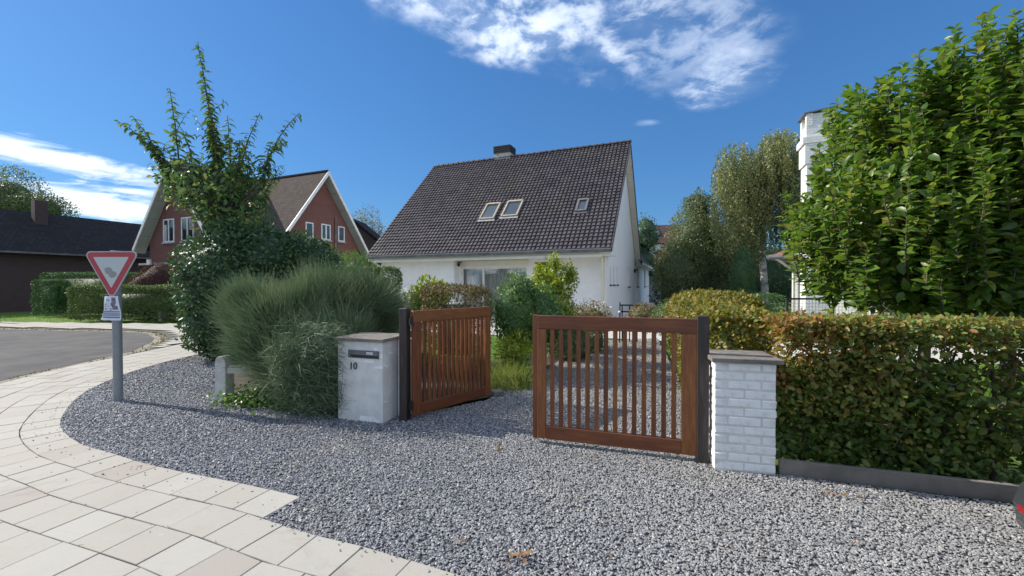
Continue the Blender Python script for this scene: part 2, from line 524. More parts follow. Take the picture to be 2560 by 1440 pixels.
def stone_mat():
    m, t, b = newmat('gravel_stone')
    oi = t.n('ShaderNodeObjectInfo')
    r = oi.outputs['Random']
    col = t.ramp(r, [(0.0, (0.095, 0.102, 0.128)), (0.35, (0.150, 0.160, 0.192)), (0.7, (0.225, 0.235, 0.262)), (0.93, (0.35, 0.352, 0.355)), (1.0, (0.6, 0.58, 0.54))])
    co = t.n('ShaderNodeNewGeometry').outputs['Position']
    n = t.noise(co, 0.9, 4, 0.6)
    col = t.mix(t.rng(n, 0.50, 0.70, 0, 0.3), col, (0.27, 0.235, 0.19, 1))
    # the driven middle of the drive is paler and dustier than the fresh slate at its left end; sun beyond the gate is painted in too
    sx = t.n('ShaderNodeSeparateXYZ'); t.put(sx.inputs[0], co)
    w = t.math('ADD', t.math('ADD', sx.outputs[0], t.math('MULTIPLY', t.math('MAXIMUM', t.math('SUBTRACT', sx.outputs[1], 5.0), 0.0), 1.2)), t.math('MULTIPLY', t.math('SUBTRACT', n, .5), 3.0))  # the depth term lightens stones beyond the gate in place of sunlight
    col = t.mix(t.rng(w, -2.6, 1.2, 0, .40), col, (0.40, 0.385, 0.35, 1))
    col = t.mix(t.rng(w, 2.5, 6.0, 0, .45), col, (0.46, 0.41, 0.34, 1))  # warm pale tone painted in for sunlight further down the drive
    t.put(b.inputs['Base Color'], col)
    b.inputs['Roughness'].default_value = 0.6
    b.inputs['Specular IOR Level'].default_value = 0.45
    return m


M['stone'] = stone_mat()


def glass_mat(name, c, rough=0.06):
    m, t, b = newmat(name)
    co = t.n('ShaderNodeTexCoord').outputs['Object']
    n = t.noise(co, 1.5, 3, 0.5)
    t.put(b.inputs['Base Color'], t.mix(n, (*c, 1), tuple(x * 0.6 for x in c) + (1,)))
    b.inputs['Roughness'].default_value = rough
    b.inputs['Specular IOR Level'].default_value = 0.9
    return m


M['glass'] = glass_mat('glass', (0.03, 0.035, 0.04))
M['glass_sky'] = glass_mat('glass_sky', (0.07, 0.09, 0.11))


def clear_glass():
    m, t, b = newmat('clear_glass')
    gl = t.n('ShaderNodeBsdfGlossy'); gl.inputs['Roughness'].default_value = 0.02
    tr = t.n('ShaderNodeBsdfTransparent')
    lw = t.n('ShaderNodeLayerWeight'); lw.inputs[0].default_value = 0.25
    ms = t.n('ShaderNodeMixShader')
    t.put(ms.inputs[0], t.math('ADD', lw.outputs[0], 0.08, clamp=True))
    t.put(ms.inputs[1], tr.outputs[0]); t.put(ms.inputs[2], gl.outputs[0])
    t.put(m.node_tree.nodes['Material Output'].inputs[0], ms.outputs[0])
    return m


M['clear_glass'] = clear_glass()
M['curtain'] = mat('curtain', (0.60, 0.60, 0.62), (0.34, 0.345, 0.36), 3, 0.9, stretch=(3, 3, 0.3))

# foliage ramps
def shades(*cs):
    n = len(cs)
    return [(i / (n - 1), c) for i, c in enumerate(cs)]


L = {}
L['dark'] = leafmat('leaf_dark', shades((0.031, 0.066, 0.035), (0.055, 0.113, 0.050), (0.088, 0.151, 0.055), (0.166, 0.185, 0.049)), 0.45, 0.18, 0.35)
L['cherry'] = leafmat('leaf_cherry', shades((0.061, 0.114, 0.048), (0.093, 0.166, 0.056), (0.143, 0.218, 0.069), (0.283, 0.263, 0.070)), 0.5, 0.32, 0.3)
L['broom'] = leafmat('leaf_broom', shades((0.057, 0.098, 0.057), (0.100, 0.155, 0.083), (0.160, 0.215, 0.103), (0.272, 0.286, 0.143)), 0.6, 0.18)
L['magnolia'] = leafmat('leaf_magnolia', shades((0.063, 0.127, 0.025), (0.098, 0.178, 0.032), (0.144, 0.230, 0.039), (0.207, 0.253, 0.046), (0.322, 0.276, 0.057)), 0.38, 0.45, 0.5)
L['hedge'] = leafmat('leaf_hedge', shades((0.065, 0.111, 0.026), (0.101, 0.163, 0.031), (0.150, 0.202, 0.036), (0.234, 0.215, 0.046), (0.312, 0.150, 0.046)), 0.5, 0.32)
L['hedge_gold'] = leafmat('leaf_hedge_gold', shades((0.077, 0.110, 0.024), (0.143, 0.171, 0.031), (0.231, 0.209, 0.037), (0.308, 0.198, 0.042), (0.220, 0.094, 0.039)), 0.5, 0.3)
L['clipped'] = leafmat('leaf_clipped', shades((0.064, 0.106, 0.029), (0.100, 0.153, 0.039), (0.161, 0.201, 0.048)), 0.5, 0.25)
L['purple'] = leafmat('leaf_purple', shades((0.045, 0.022, 0.022), (0.075, 0.035, 0.03), (0.11, 0.055, 0.035), (0.07, 0.06, 0.03)), 0.75, 0.25, 0.2)
L['green'] = leafmat('leaf_green', shades((0.056, 0.122, 0.034), (0.094, 0.186, 0.044), (0.139, 0.233, 0.056), (0.260, 0.298, 0.065)), 0.42, 0.3)
L['yellow'] = leafmat('leaf_yellow', shades((0.12, 0.20, 0.03), (0.20, 0.27, 0.034), (0.36, 0.38, 0.04), (0.50, 0.44, 0.05)), 0.42, 0.38)
L['brown'] = leafmat('leaf_brown', shades((0.088, 0.111, 0.040), (0.169, 0.144, 0.051), (0.270, 0.169, 0.076), (0.338, 0.203, 0.119)), 0.6, 0.25)
L['birch'] = leafmat('leaf_birch', shades((0.085, 0.117, 0.057), (0.133, 0.166, 0.066), (0.207, 0.226, 0.075), (0.321, 0.263, 0.085)), 0.45, 0.35)
L['olive'] = leafmat('leaf_olive', shades((0.068, 0.109, 0.047), (0.112, 0.155, 0.061), (0.173, 0.205, 0.075), (0.259, 0.238, 0.109)), 0.5, 0.25)
L['thuja'] = leafmat('leaf_thuja', shades((0.035, 0.091, 0.026), (0.058, 0.134, 0.035), (0.090, 0.170, 0.040)), 0.6, 0.2)
L['pale'] = leafmat('leaf_pale', shades((0.12, 0.13, 0.07), (0.18, 0.18, 0.10), (0.24, 0.22, 0.12), (0.12, 0.10, 0.06)), 0.5, 0.35)
L['blade'] = leafmat('leaf_blade', shades((0.103, 0.179, 0.034), (0.166, 0.248, 0.048), (0.304, 0.304, 0.097), (0.483, 0.414, 0.179)), 0.5, 0.35)
L['lawn'] = leafmat('leaf_lawn', shades((0.112, 0.225, 0.027), (0.150, 0.285, 0.030), (0.225, 0.330, 0.045)), 0.5, 0.4)
L['dry'] = leafmat('leaf_dry', shades((0.20, 0.10, 0.045), (0.30, 0.16, 0.07), (0.40, 0.26, 0.12)), 0.6, 0.3)
L['moss'] = leafmat('leaf_moss', shades((0.12, 0.12, 0.04), (0.17, 0.16, 0.05), (0.22, 0.18, 0.08)), 0.7, 0.2)

# ------------------------------------------------------------------ foliage builders
def norm(a): return a / np.maximum(np.linalg.norm(a, axis=-1, keepdims=True), 1e-9)


def raw_mesh(name, V, faces_tri, tint, m, parent=None, smooth=False, attr_pt=None):
    me = bpy.data.meshes.new(name)
    nv, nf = len(V), len(faces_tri)
    k = faces_tri.shape[1]
    me.vertices.add(nv); me.vertices.foreach_set('co', V.astype(np.float32).ravel())
    me.loops.add(nf * k); me.loops.foreach_set('vertex_index', faces_tri.astype(np.int32).ravel())
    me.polygons.add(nf)
    me.polygons.foreach_set('loop_start', np.arange(0, nf * k, k, dtype=np.int32))
    me.polygons.foreach_set('loop_total', np.full(nf, k, dtype=np.int32))
    if smooth: me.polygons.foreach_set('use_smooth', np.ones(nf, dtype=bool))
    a = me.attributes.new('tint', 'FLOAT', 'POINT')
    a.data.foreach_set('value', tint.astype(np.float32))
    me.materials.append(m)
    me.update(calc_edges=True)
    return meshobj(name, me, parent)


BIG_FORM = (np.array([[0, 0, 0], [.26, -.46, .07], [.26, 0, -.015], [.26, .46, .07], [.62, -.44, .02], [.62, 0, -.06], [.62, .44, .02], [1.0, 0, -.20]]),
            np.array([[0, 1, 2], [0, 2, 3], [1, 4, 5], [1, 5, 2], [2, 5, 6], [2, 6, 3], [4, 7, 5], [5, 7, 6]]))
SMALL_FORM = (np.array([[0, 0, 0], [.45, -.5, .06], [1.0, 0, -.05], [.45, .5, .06]]), np.array([[0, 1, 2], [0, 2, 3]]))
HEX_FORM = (np.array([[0, 0, 0], [.3, -.42, .05], [.75, -.36, .03], [1.0, 0, -.06], [.75, .36, .03], [.3, .42, .05]]),
            np.array([[0, 1, 3], [1, 2, 3], [0, 3, 5], [3, 4, 5]]))


def leaves(P, D, N, size, aspect=0.55, form=SMALL_FORM, tint=None, jitter=0.25):
    """arrays of leaves: root P, axis D, normal N; returns V, F, tint"""
    n = len(P)
    D = norm(D); S = norm(np.cross(N, D)); U = np.cross(D, S)
    ln = size * (1 + rng.normal(0, jitter, n).clip(-.5, .6))
    fv, ff = form
    V = (P[:, None, :] + D[:, None, :] * (fv[None, :, 0:1] * ln[:, None, None])
         + S[:, None, :] * (fv[None, :, 1:2] * ln[:, None, None] * aspect)
         + U[:, None, :] * (fv[None, :, 2:3] * ln[:, None, None] * (0.6 + 0.8 * rng.random((n, 1, 1)))))
    k = len(fv)
    Fc = (ff[None] + (np.arange(n) * k)[:, None, None]).reshape(-1, 3)
    if tint is None: tint = rng.beta(2, 2.6, n)
    return V.reshape(-1, 3), Fc, np.repeat(tint, k)


class Foliage:
    def __init__(s): s.V = []; s.F = []; s.T = []; s.n = 0
    def put(s, V, Fc, T):
        s.V.append(V); s.F.append(Fc + s.n); s.T.append(T); s.n += len(V)
    def build(s, name, m, parent=None):
        return raw_mesh(name, np.concatenate(s.V), np.concatenate(s.F), np.concatenate(s.T), m, parent)


def lump(d, seed, amp=1.0):
    """smooth bumpy function on directions"""
    r = np.random.default_rng(seed)
    out = np.zeros(len(d))
    for fq, am in ((2.3, .5), (4.5, .3), (8.5, .2)):
        for _ in range(4):
            k = r.normal(0, fq, 3); out += am / 2 * np.sin(d @ k + r.random() * 6.28)
    return out * amp


def blob_leaves(fo, blobs, n, size, aspect=0.55, up=0.25, depth=0.22, rough=0.12, form=SMALL_FORM, cut=None, droop=0.0, core=0.78, tintf=None, floor=0.02):
    """leaves through the outer part of a union of ellipsoids"""
    blobs = [np.array(b, float) for b in blobs]
    area = np.array([(b[3] * b[4] + b[4] * b[5] + b[3] * b[5]) for b in blobs]); area /= area.sum()
    for bi, b in enumerate(blobs):
        k = int(n * area[bi])
        d = norm(rng.normal(size=(k, 3)))
        s = 1 + lump(d, 100 + bi, rough) - np.abs(rng.normal(0, depth, k)).clip(0, .6)
        s += (rng.random(k) < 0.05) * rng.random(k) * 0.14
        P = b[:3] + d * s[:, None] * b[3:6]
        keep = P[:, 2] > floor
        for bj, b2 in enumerate(blobs):
            if bj == bi: continue
            q = (P - b2[:3]) / b2[3:6]
            keep &= (np.linalg.norm(q, axis=1) > 0.72)
        if cut is not None: keep &= cut(P)
        P = P[keep]; d = d[keep]
        nn = norm(d / b[3:6])
        N = norm(nn + rng.normal(0, .55, P.shape) + np.array([0, 0, up]))
        D = norm(nn * .6 + rng.normal(0, .8, P.shape) + np.array([0, 0, -droop + up * .4]))
        fo.put(*leaves(P, D, N, size, aspect, form, None if tintf is None else tintf(P)))
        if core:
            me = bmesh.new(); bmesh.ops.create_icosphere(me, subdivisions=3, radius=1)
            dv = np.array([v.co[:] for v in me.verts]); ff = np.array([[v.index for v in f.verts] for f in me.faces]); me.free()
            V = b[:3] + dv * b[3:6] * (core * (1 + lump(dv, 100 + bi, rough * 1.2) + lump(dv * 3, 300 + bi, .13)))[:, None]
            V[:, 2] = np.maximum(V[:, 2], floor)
            fo.put(V, ff, rng.random(len(V)) * 0.25)  # inner filler, tinted dark in place of the shade inside the foliage


def box_leaves(fo, c, half, rz, n, size, aspect=0.55, depth=0.05, round_=0.12, form=SMALL_FORM, core=True, shag=0.02, top=1.0, tintf=None):
    """a clipped hedge: leaves on the faces of a rounded box standing on the ground"""
    c = np.array(c, float); h = np.array(half, float)
    ca, sa = math.cos(rz), math.sin(rz)
    R = np.array([[ca, -sa, 0], [sa, ca, 0], [0, 0, 1]])
    ar = np.array([h[1] * h[2], h[0] * h[2], h[0] * h[1] * top]); pr = ar / ar.sum()
    ax = rng.choice(3, n, p=pr)
    sg = np.where(rng.random(n) < .5, -1., 1.)
    sg[ax == 2] = 1
    P = (rng.random((n, 3)) * 2 - 1) * h
    idx = np.arange(n)
    P[idx, ax] = sg * h[ax]
    Nn = np.zeros((n, 3)); Nn[idx, ax] = sg
    # rounding of edges: pull towards an inner box
    inner = np.clip(P, -(h - round_), (h - round_))
    dd = P - inner; ln = np.linalg.norm(dd, axis=1, keepdims=True)
    P = inner + dd / np.maximum(ln, 1e-6) * np.minimum(ln, round_)
    nn = norm(np.where(ln > 1e-6, dd, Nn))
    wob = np.array([mnoise.noise(Vector(p * 2.1 + c)) for p in P]) if n < 60000 else np.zeros(n)
    P = P + nn * (wob[:, None] * 0.06 - np.abs(rng.normal(0, depth, (n, 1))) + rng.normal(0, shag, (n, 1)))
    N = norm(nn + rng.normal(0, .5, P.shape)); D = norm(rng.normal(size=P.shape) + nn * .5 + np.array([0, 0, .25]))
    P = P @ R.T + c; N = N @ R.T; D = D @ R.T
    keep = P[:, 2] > 0.02
    tt = None if tintf is None else tintf(P)[keep]
    fo.put(*leaves(P[keep], D[keep], N[keep], size, aspect, form, tt))
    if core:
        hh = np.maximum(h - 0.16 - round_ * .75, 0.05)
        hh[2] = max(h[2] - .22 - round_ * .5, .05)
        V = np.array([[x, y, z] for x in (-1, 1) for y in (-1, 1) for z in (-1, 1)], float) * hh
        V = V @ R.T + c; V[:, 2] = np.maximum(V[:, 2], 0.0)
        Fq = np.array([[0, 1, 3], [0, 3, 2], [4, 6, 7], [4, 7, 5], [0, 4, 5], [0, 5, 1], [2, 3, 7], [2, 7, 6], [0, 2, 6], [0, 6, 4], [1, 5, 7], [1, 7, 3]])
        fo.put(V, Fq, np.full(8, .08))  # hedge filler, its dark tint stands in for inner shade


def strands(fo, P0, D0, length, width, bend, segs=3, tint=None, wob=0.15):
    """thin tapering ribbons growing from P0 along D0 and bending by the vector bend"""
    n = len(P0)
    D = norm(D0); side = norm(np.cross(D, rng.normal(size=(n, 3))))
    ln = length if hasattr(length, '__len__') else np.full(n, length)
    rows = []
    for i in range(segs + 1):
        t = i / segs
        c = P0 + D * (ln * t)[:, None] + np.asarray(bend) * ((ln * t * t)[:, None]) + wob * side * (np.sin(t * 3 + np.arange(n)) * ln * .2)[:, None]
        w = width * (1 - .85 * t)
        rows.append(c - side * w / 2); rows.append(c + side * w / 2)
    V = np.stack(rows, 1)
    k = 2 * (segs + 1)
    ff = []
    for i in range(segs):
        a = 2 * i; ff += [[a, a + 1, a + 3], [a, a + 3, a + 2]]
    Fc = (np.array(ff)[None] + (np.arange(n) * k)[:, None, None]).reshape(-1, 3)
    if tint is None: tint = rng.beta(2, 2.4, n)
    fo.put(V.reshape(-1, 3), Fc, np.repeat(tint, k))


def curve_pts(p, q, sag, n=8, wig=0.0, r=random):
    p = Vector(p); q = Vector(q); s = Vector(sag)
    out = []
    for i in range(n + 1):
        t = i / n
        out.append(p.lerp(q, t) + s * (4 * t * (1 - t)) + Vector((r.uniform(-wig, wig), r.uniform(-wig, wig), 0)) * (1 if 0 < i < n else 0))
    return out


def shoot_leaves(fo, pts, n, size, aspect, form, droop, spread=1.0, start=0.1, tint=None, face=.2):
    """alternate leaves along one shoot"""
    A = np.array([p[:] for p in pts]); m_ = len(A) - 1
    t = start + (1 - start) * (np.arange(n) + rng.random(n) * .6) / n
    f = np.clip(t * m_, 0, m_ - 1e-4); i = f.astype(int); fr = (f - i)[:, None]
    P = A[i] * (1 - fr) + A[i + 1] * fr
    T = norm(A[i + 1] - A[i])
    ang = np.arange(n) * 2.4 + rng.random() * 6
    h = norm(np.cross(T, np.array([0.3, .2, 1.0]) + rng.normal(0, .05, 3)))
    h2 = np.cross(T, h)
    O = h * np.cos(ang)[:, None] + h2 * np.sin(ang)[:, None]
    D = norm(O * spread + T * .5 + np.array([0, 0, -droop]) + rng.normal(0, .18, P.shape))
    N = norm(T * .9 + np.array([0, 0, .7]) + rng.normal(0, face, P.shape))
    sz = size * (1.0 - .35 * (t ** 3))
    V, Fc, Tt = leaves(P, D, N, 1.0, aspect, form, tint)
    # rescale every leaf about its root
    k = len(form[0]); V = V.reshape(n, k, 3); V = P[:, None, :] + (V - P[:, None, :]) * sz[:, None, None]
    fo.put(V.reshape(-1, 3), Fc, Tt)


def twig_tubes(mb, P, Q, r0=0.004, n=3):
    for p, q in zip(P, Q):
        mb.tube([p, q], [r0, r0 * .5], n, cap=False)


# =================================================================== SETTING: ground, road, pavement, gravel
ground = sheet('ground', [(-260, -30), (260, -30), (260, 400), (-260, 400)], -0.075, M['grass'])

UP = Vector((0.955, -0.297, 0)).normalized()       # along the front boundary of the plot
VP = Vector((0.297, 0.955, 0)).normalized()        # into the plot

# joint curve between the slab row that borders the gravel and the next one
cpx = [(1290, 1482), (1140, 1440), (965, 1385), (863, 1357), (757, 1333), (656, 1298), (568, 1273), (486, 1254), (348, 1222), (238, 1193), (183, 1172),
       (105, 1147), (66, 1122), (46, 1096), (46, 1073), (64, 1048), (94, 1018)]
C0 = [G(*p).xy for p in cpx]
C0 = [C0[0] + (C0[0] - C0[1]).normalized() * 2.2] + C0
Bfar = [G(*p).xy for p in ((215, 977), (303, 938), (399, 908), (504, 883))]
Bfar.append(Vector((-7.45, 12.0))); Bfar.append(Vector((-7.9, 15.0)))
for i, p in enumerate(Bfar):
    d = (Bfar[min(i + 1, len(Bfar) - 1)] - Bfar[max(i - 1, 0)]).normalized()
    C0.append(p + Vector((-d.y, d.x)) * 0.3)


def resample(pts, step):
    # Catmull-Rom, then even steps
    P = [pts[0] * 2 - pts[1]] + list(pts) + [pts[-1] * 2 - pts[-2]]
    out = []
    for i in range(1, len(P) - 2):
        for j in range(12):
            t = j / 12
            out.append(0.5 * ((2 * P[i]) + (P[i + 1] - P[i - 1]) * t + (2 * P[i - 1] - 5 * P[i] + 4 * P[i + 1] - P[i + 2]) * t * t
                              + (-P[i - 1] + 3 * P[i] - 3 * P[i + 1] + P[i + 2]) * t ** 3))
    out.append(P[-2].copy())
    for _ in range(6):
        out = [out[0]] + [(out[k - 1] + out[k] * 2 + out[k + 1]) / 4 for k in range(1, len(out) - 1)] + [out[-1]]
    res = [out[0]]; acc = 0
    for a, b in zip(out, out[1:]):
        L_ = (b - a).length
        while acc + L_ >= step:
            t = (step - acc) / L_
            a = a.lerp(b, t); res.append(a.copy()); L_ = (b - a).length; acc = 0
        acc += L_
    return res


CC = resample(C0, 0.05)
nrm = []
for i in range(len(CC)):
    d = (CC[min(i + 3, len(CC) - 1)] - CC[max(i - 3, 0)]).normalized()
    nrm.append(Vector((-d.y, d.x)))                  # towards the road (left of the walking direction)
# make sure the normal points to the pavement's outer side
if (nrm[0]).dot(Vector((0, -1))) < 0: nrm = [-n for n in nrm]


def offs(i, o): return CC[i] + nrm[i] * o


RW = 0.30
rowsdef = [(-RW, 0.0), (0, RW), (RW, 2 * RW), (2 * RW, 3 * RW), (3 * RW, 4 * RW)]
END0 = min(range(len(CC)), key=lambda i: (CC[i] - G(656, 1298).xy).length)
pavement = sheet('pavement', [offs(i, 4 * RW + .02) for i in range(0, len(CC), 2)] + [offs(i, -RW - .0) for i in range(len(CC) - 1, -1, -2)], -0.018, M['joint'])
slabs = []
for r, (o0, o1) in enumerate(rowsdef):
    i = 0 if r else END0
    # walk along the row, cutting a slab each 0.3 m of its own middle line
    om = (o0 + o1) / 2
    acc = random.uniform(0, 0.12) if r else 0.0
    start = i; nxt = RW + random.uniform(-.015, .02)
    dist = 0
    if r: nxt = random.uniform(.1, .3)
    while i < len(CC) - 1:
        dist += (offs(i + 1, om) - offs(i, om)).length
        i += 1
        if dist >= nxt:
            slabs.append((start, i, o0, o1, r))
            start = i; dist = 0; nxt = RW * random.uniform(0.97, 1.06)


def slab_geo(s):
    a, b, o0, o1, r = s
    g = 0.0035
    c = [offs(a, o0 + g), offs(b, o0 + g), offs(b, o1 - g), offs(a, o1 - g)]
    e = (c[1] - c[0]).normalized() * g; f = (c[2] - c[3]).normalized() * g
    return [c[0] + e, c[1] - e, c[2] - f, c[3] + f]


def slab_verts(c, z):
    mid = sum(c, Vector((0, 0))) / 4
    top = [Vector((*(p + (mid - p).normalized() * .003), z + random.uniform(-.0012, .0012))) for p in c]
    sh = [Vector((*p, z - .004)) for p in c]
    bot = [Vector((*p, z - .05)) for p in c]
    return bot + sh + top, [(0, 1, 5, 4), (1, 2, 6, 5), (2, 3, 7, 6), (3, 0, 4, 7), (4, 5, 9, 8), (5, 6, 10, 9), (6, 7, 11, 10), (7, 4, 8, 11), (8, 9, 10, 11)]


slabs.sort(key=lambda s: offs((s[0] + s[1]) // 2, (s[2] + s[3]) / 2).length if offs((s[0] + s[1]) // 2, s[2]).y > 1.5 and abs(offs((s[0] + s[1]) // 2, s[2]).x) < offs((s[0] + s[1]) // 2, s[2]).y * 1.35 else 99)


def add_tint(me, val):
    a = me.attributes.new('tint', 'FLOAT', 'POINT')
    a.data.foreach_set('value', val)


rest = MB(); rest_t = []
for k, s in enumerate(slabs):
    vs, fs = slab_verts(slab_geo(s), random.uniform(-.002, .002))
    tv = random.random() ** 0.8
    if k < 295:
        mb = MB(); mb.add(vs, fs)
        o = mb.build('paving_slab', M['slab'], pavement)
        add_tint(o.data, [tv] * len(vs))
    else:
        rest.add(vs, fs); rest_t += [tv] * len(vs)
o = rest.build('paving_slabs', M['slab'], pavement); o['kind'] = 'stuff'
add_tint(o.data, rest_t)

# gravel area: apron in front of the gate, drive behind it
edge_in = [offs(i, -RW + .005) if i >= END0 else offs(i, 0.005) for i in range(0, len(CC), 2)]
DL0, DL1 = G(1215, 1000).xy, Vector((2.05, 11.4))     # left edge of the drive
DR0, DR1 = Vector((2.0, 3.9)), Vector((4.3, 12.2))    # right edge of the drive
front_r = [Vector((6.6, 2.0)), Vector((2.25, 3.45))]
gravel_poly = [Vector((7.5, 0.3)), front_r[0], front_r[1], Vector((1.95, 3.8)), DR1, DL1, Vector((0.55, 7.5)), DL0, Vector((-1.3, 4.95)), Vector((-2.2, 5.05)), Vector((-3.0, 5.2)),
               Vector((-3.7, 5.7)), Vector((-4.6, 6.6)), Vector((-5.3, 7.6)), Vector((-5.9, 9.0)), Vector((-6.3, 10.5))]
far_i = min(range(len(CC)), key=lambda i: abs(CC[i].y - 10.5) + (0 if i > END0 else 99))
gp = gravel_poly + [offs(i, -RW + .005) for i in range(far_i, END0, -2)] + [offs(END0, -RW + .005), offs(END0, .005)] + [offs(i, .005) for i in range(END0 - 2, -1, -2)]
sheet('gravel_bed', gp, -0.014, M['gravel_base'])

sheet('soil_bed', [(-1.5, 5.1), (-.3, 5.9), (.6, 7.7), (1.9, 11.0), (1.5, 11.4), (-.2, 8.6), (-2.5, 8.0), (-6, 12.5), (-7.2, 11.5), (-6.2, 9.3), (-5.2, 7.4), (-3.6, 5.55)], -0.020, M['soil'])
# road, its gutter, the pavement beyond
pe = [(-60, 19.4)] + [tuple(G(*p).xy) for p in ((0, 817), (137, 821), (321, 823.5), (394, 828), (417, 840), (412, 849), (367, 872), (280, 906))]
i0 = min(range(len(CC)), key=lambda i: (offs(i, 3 * RW + .05) - Vector(pe[-1])).length)
outer = [offs(i, 4 * RW + .02) for i in range(i0, -1, -3)]
outer = [Vector(p) for p in pe[:-1]] + [p for p in outer]
def shrink(pts, d):
    out = []
    for i, p in enumerate(pts):
        t = (pts[min(i + 1, len(pts) - 1)] - pts[max(i - 1, 0)]).normalized()
        out.append(p + Vector((t.y, -t.x)) * d)
    return out
road_out = shrink(outer, 0.30)
tail = [Vector((2.5, -8)), Vector((-60, -8))]
sheet('gutter', outer + tail, -0.045, M['gutter'])
sheet('road', road_out + tail, -0.039, M['asphalt'])
# kerb stones, alternate paving beyond the road
far_pave = [Vector((-60, 21.2)), Vector((-19.5, 17.4)), Vector((-13.8, 16.8)), Vector((-9.0, 17.2)), Vector((-7.6, 15.2))] + [offs(i, 4 * RW + .015) for i in range(len(CC) - 1, i0, -4)] + [Vector(p) for p in pe[:-1]][::-1]
fp = sheet('far_pavement', far_pave, -0.030, M['joint'])


def inside(pt, poly):
    x, y = pt; c = False; n = len(poly)
    for i in range(n):
        x1, y1 = poly[i]; x2, y2 = poly[(i + 1) % n]
        if (y1 > y) != (y2 > y) and x < (x2 - x1) * (y - y1) / (y2 - y1) + x1: c = not c
    return c


def inside_np(P, poly):
    x = P[:, 0]; y = P[:, 1]; c = np.zeros(len(P), bool); n = len(poly)
    for i in range(n):
        x1, y1 = poly[i][0], poly[i][1]; x2, y2 = poly[(i + 1) % n][0], poly[(i + 1) % n][1]
        if y1 == y2: continue
        c ^= ((y1 > y) != (y2 > y)) & (x < (x2 - x1) * (y - y1) / (y2 - y1) + x1)
    return c


fm = MB(); ft = []
for a in range(-8, 130):
    for b in range(0, 60):
        p = Vector((-7.3, 9.5)) + Vector((-.955, .297)) * (a * .305) + Vector((-.297, -.955)) * (-b * .305 + 6.0)
        c = [p, p + Vector((-.955, .297)) * .297, p + Vector((-.955, .297)) * .297 + Vector((.297, .955)) * .297, p + Vector((.297, .955)) * .297]
        if p.x > -32 and all(inside(k, far_pave) for k in c):
            z = -0.004 + random.uniform(-.002, .002)
            fm.add([Vector((*k, z)) for k in c], [(0, 1, 2, 3)])
            ft += [random.random()] * 4
o = fm.build('paving_slabs', M['slab'], fp); o['kind'] = 'stuff'
add_tint(o.data, ft)

# loose stones as real geometry
def gravel_points():
    pts = []
    zones = [(1.9, 4.2, 6200, 1.0), (4.2, 6.2, 4400, 1.1), (6.2, 8.5, 2100, 1.3), (8.5, 12.3, 1100, 1.6)]
    for y0, y1, dens, scl in zones:
        xm = y1 * 1.27
        x0, x1 = -min(xm, 7.6), min(xm, 7.4)
        n = int((x1 - x0) * (y1 - y0) * dens)
        P = np.stack([x0 + rng.random(n) * (x1 - x0), y0 + rng.random(n) * (y1 - y0)], 1)
        P = P[(np.abs(P[:, 0]) < P[:, 1] * 1.29)]
        k = inside_np(P, [tuple(p) for p in gp])
        P = P[k]
        z = np.full(len(P), -0.008) + rng.random(len(P)) * .006
        pts.append(np.column_stack([P, z, np.full(len(P), scl)]))
    # the part of the apron close to the camera's feet
    n = 9000
    P = np.stack([-3 + rng.random(n) * 9, 1.2 + rng.random(n) * .7], 1)
    P = P[inside_np(P, [tuple(p) for p in gp])]
    pts.append(np.column_stack([P, np.full(len(P), -.006), np.full(len(P), 1.2)]))
    # strays on the slabs
    st = []
    for _ in range(260):
        i = random.randint(END0 - 30, far_i)
        if i < 0: continue
        o_ = -RW + abs(random.gauss(0, .16)) if i > END0 else abs(random.gauss(0, .04))
        p = offs(i, o_); st.append((p.x, p.y, .004, random.uniform(.5, .9)))
    for _ in range(70):
        i = random.randint(max(0, END0 - 60), far_i)
        p = offs(i, random.uniform(-.3, 1.2)); st.append((p.x, p.y, .004, random.uniform(.3, .7)))
    pts.append(np.array(st))
    return np.concatenate(pts)


gpt = gravel_points()
me = bpy.data.meshes.new('gravel')
me.vertices.add(len(gpt)); me.vertices.foreach_set('co', gpt[:, :3].astype(np.float32).ravel())
a = me.attributes.new('size', 'FLOAT', 'POINT'); a.data.foreach_set('value', gpt[:, 3].astype(np.float32))
gravel = meshobj('gravel', me); gravel['kind'] = 'stuff'
tag(gravel, 'blue grey crushed stone chippings of the gravel apron and driveway', 'gravel')
ng = bpy.data.node_groups.new('scatter_stones', 'GeometryNodeTree')
ng.interface.new_socket('Geometry', in_out='INPUT', socket_type='NodeSocketGeometry')
ng.interface.new_socket('Geometry', in_out='OUTPUT', socket_type='NodeSocketGeometry')
gi = ng.nodes.new('NodeGroupInput'); go = ng.nodes.new('NodeGroupOutput')
T = NT(ng)
join = ng.nodes.new('GeometryNodeJoinGeometry')
g2i = ng.nodes.new('GeometryNodeGeometryToInstance')
for k in range(6):
    ico = ng.nodes.new('GeometryNodeMeshIcoSphere'); ico.inputs['Radius'].default_value = 0.5; ico.inputs['Subdivisions'].default_value = 1
    sp = ng.nodes.new('GeometryNodeSetPosition')
    ns = ng.nodes.new('ShaderNodeTexNoise'); ns.noise_dimensions = '4D'; ns.inputs['W'].default_value = k * 3.7; ns.inputs['Scale'].default_value = 1.4
    sub = T.vmath('SUBTRACT', ns.outputs['Color'], (0.5, 0.5, 0.5))
    sc_ = ng.nodes.new('ShaderNodeVectorMath'); sc_.operation = 'MULTIPLY'; ng.links.new(sub, sc_.inputs[0]); sc_.inputs[1].default_value = (1.1, 1.1, 1.1)
    ng.links.new(ico.outputs[0], sp.inputs[0]); ng.links.new(sc_.outputs[0], sp.inputs['Offset'])
    tr = ng.nodes.new('GeometryNodeTransform'); tr.inputs['Scale'].default_value = (random.uniform(1.1, 1.5), random.uniform(.75, .95), random.uniform(.45, .7))
    ng.links.new(sp.outputs[0], tr.inputs[0]); ng.links.new(tr.outputs[0], g2i.inputs[0])
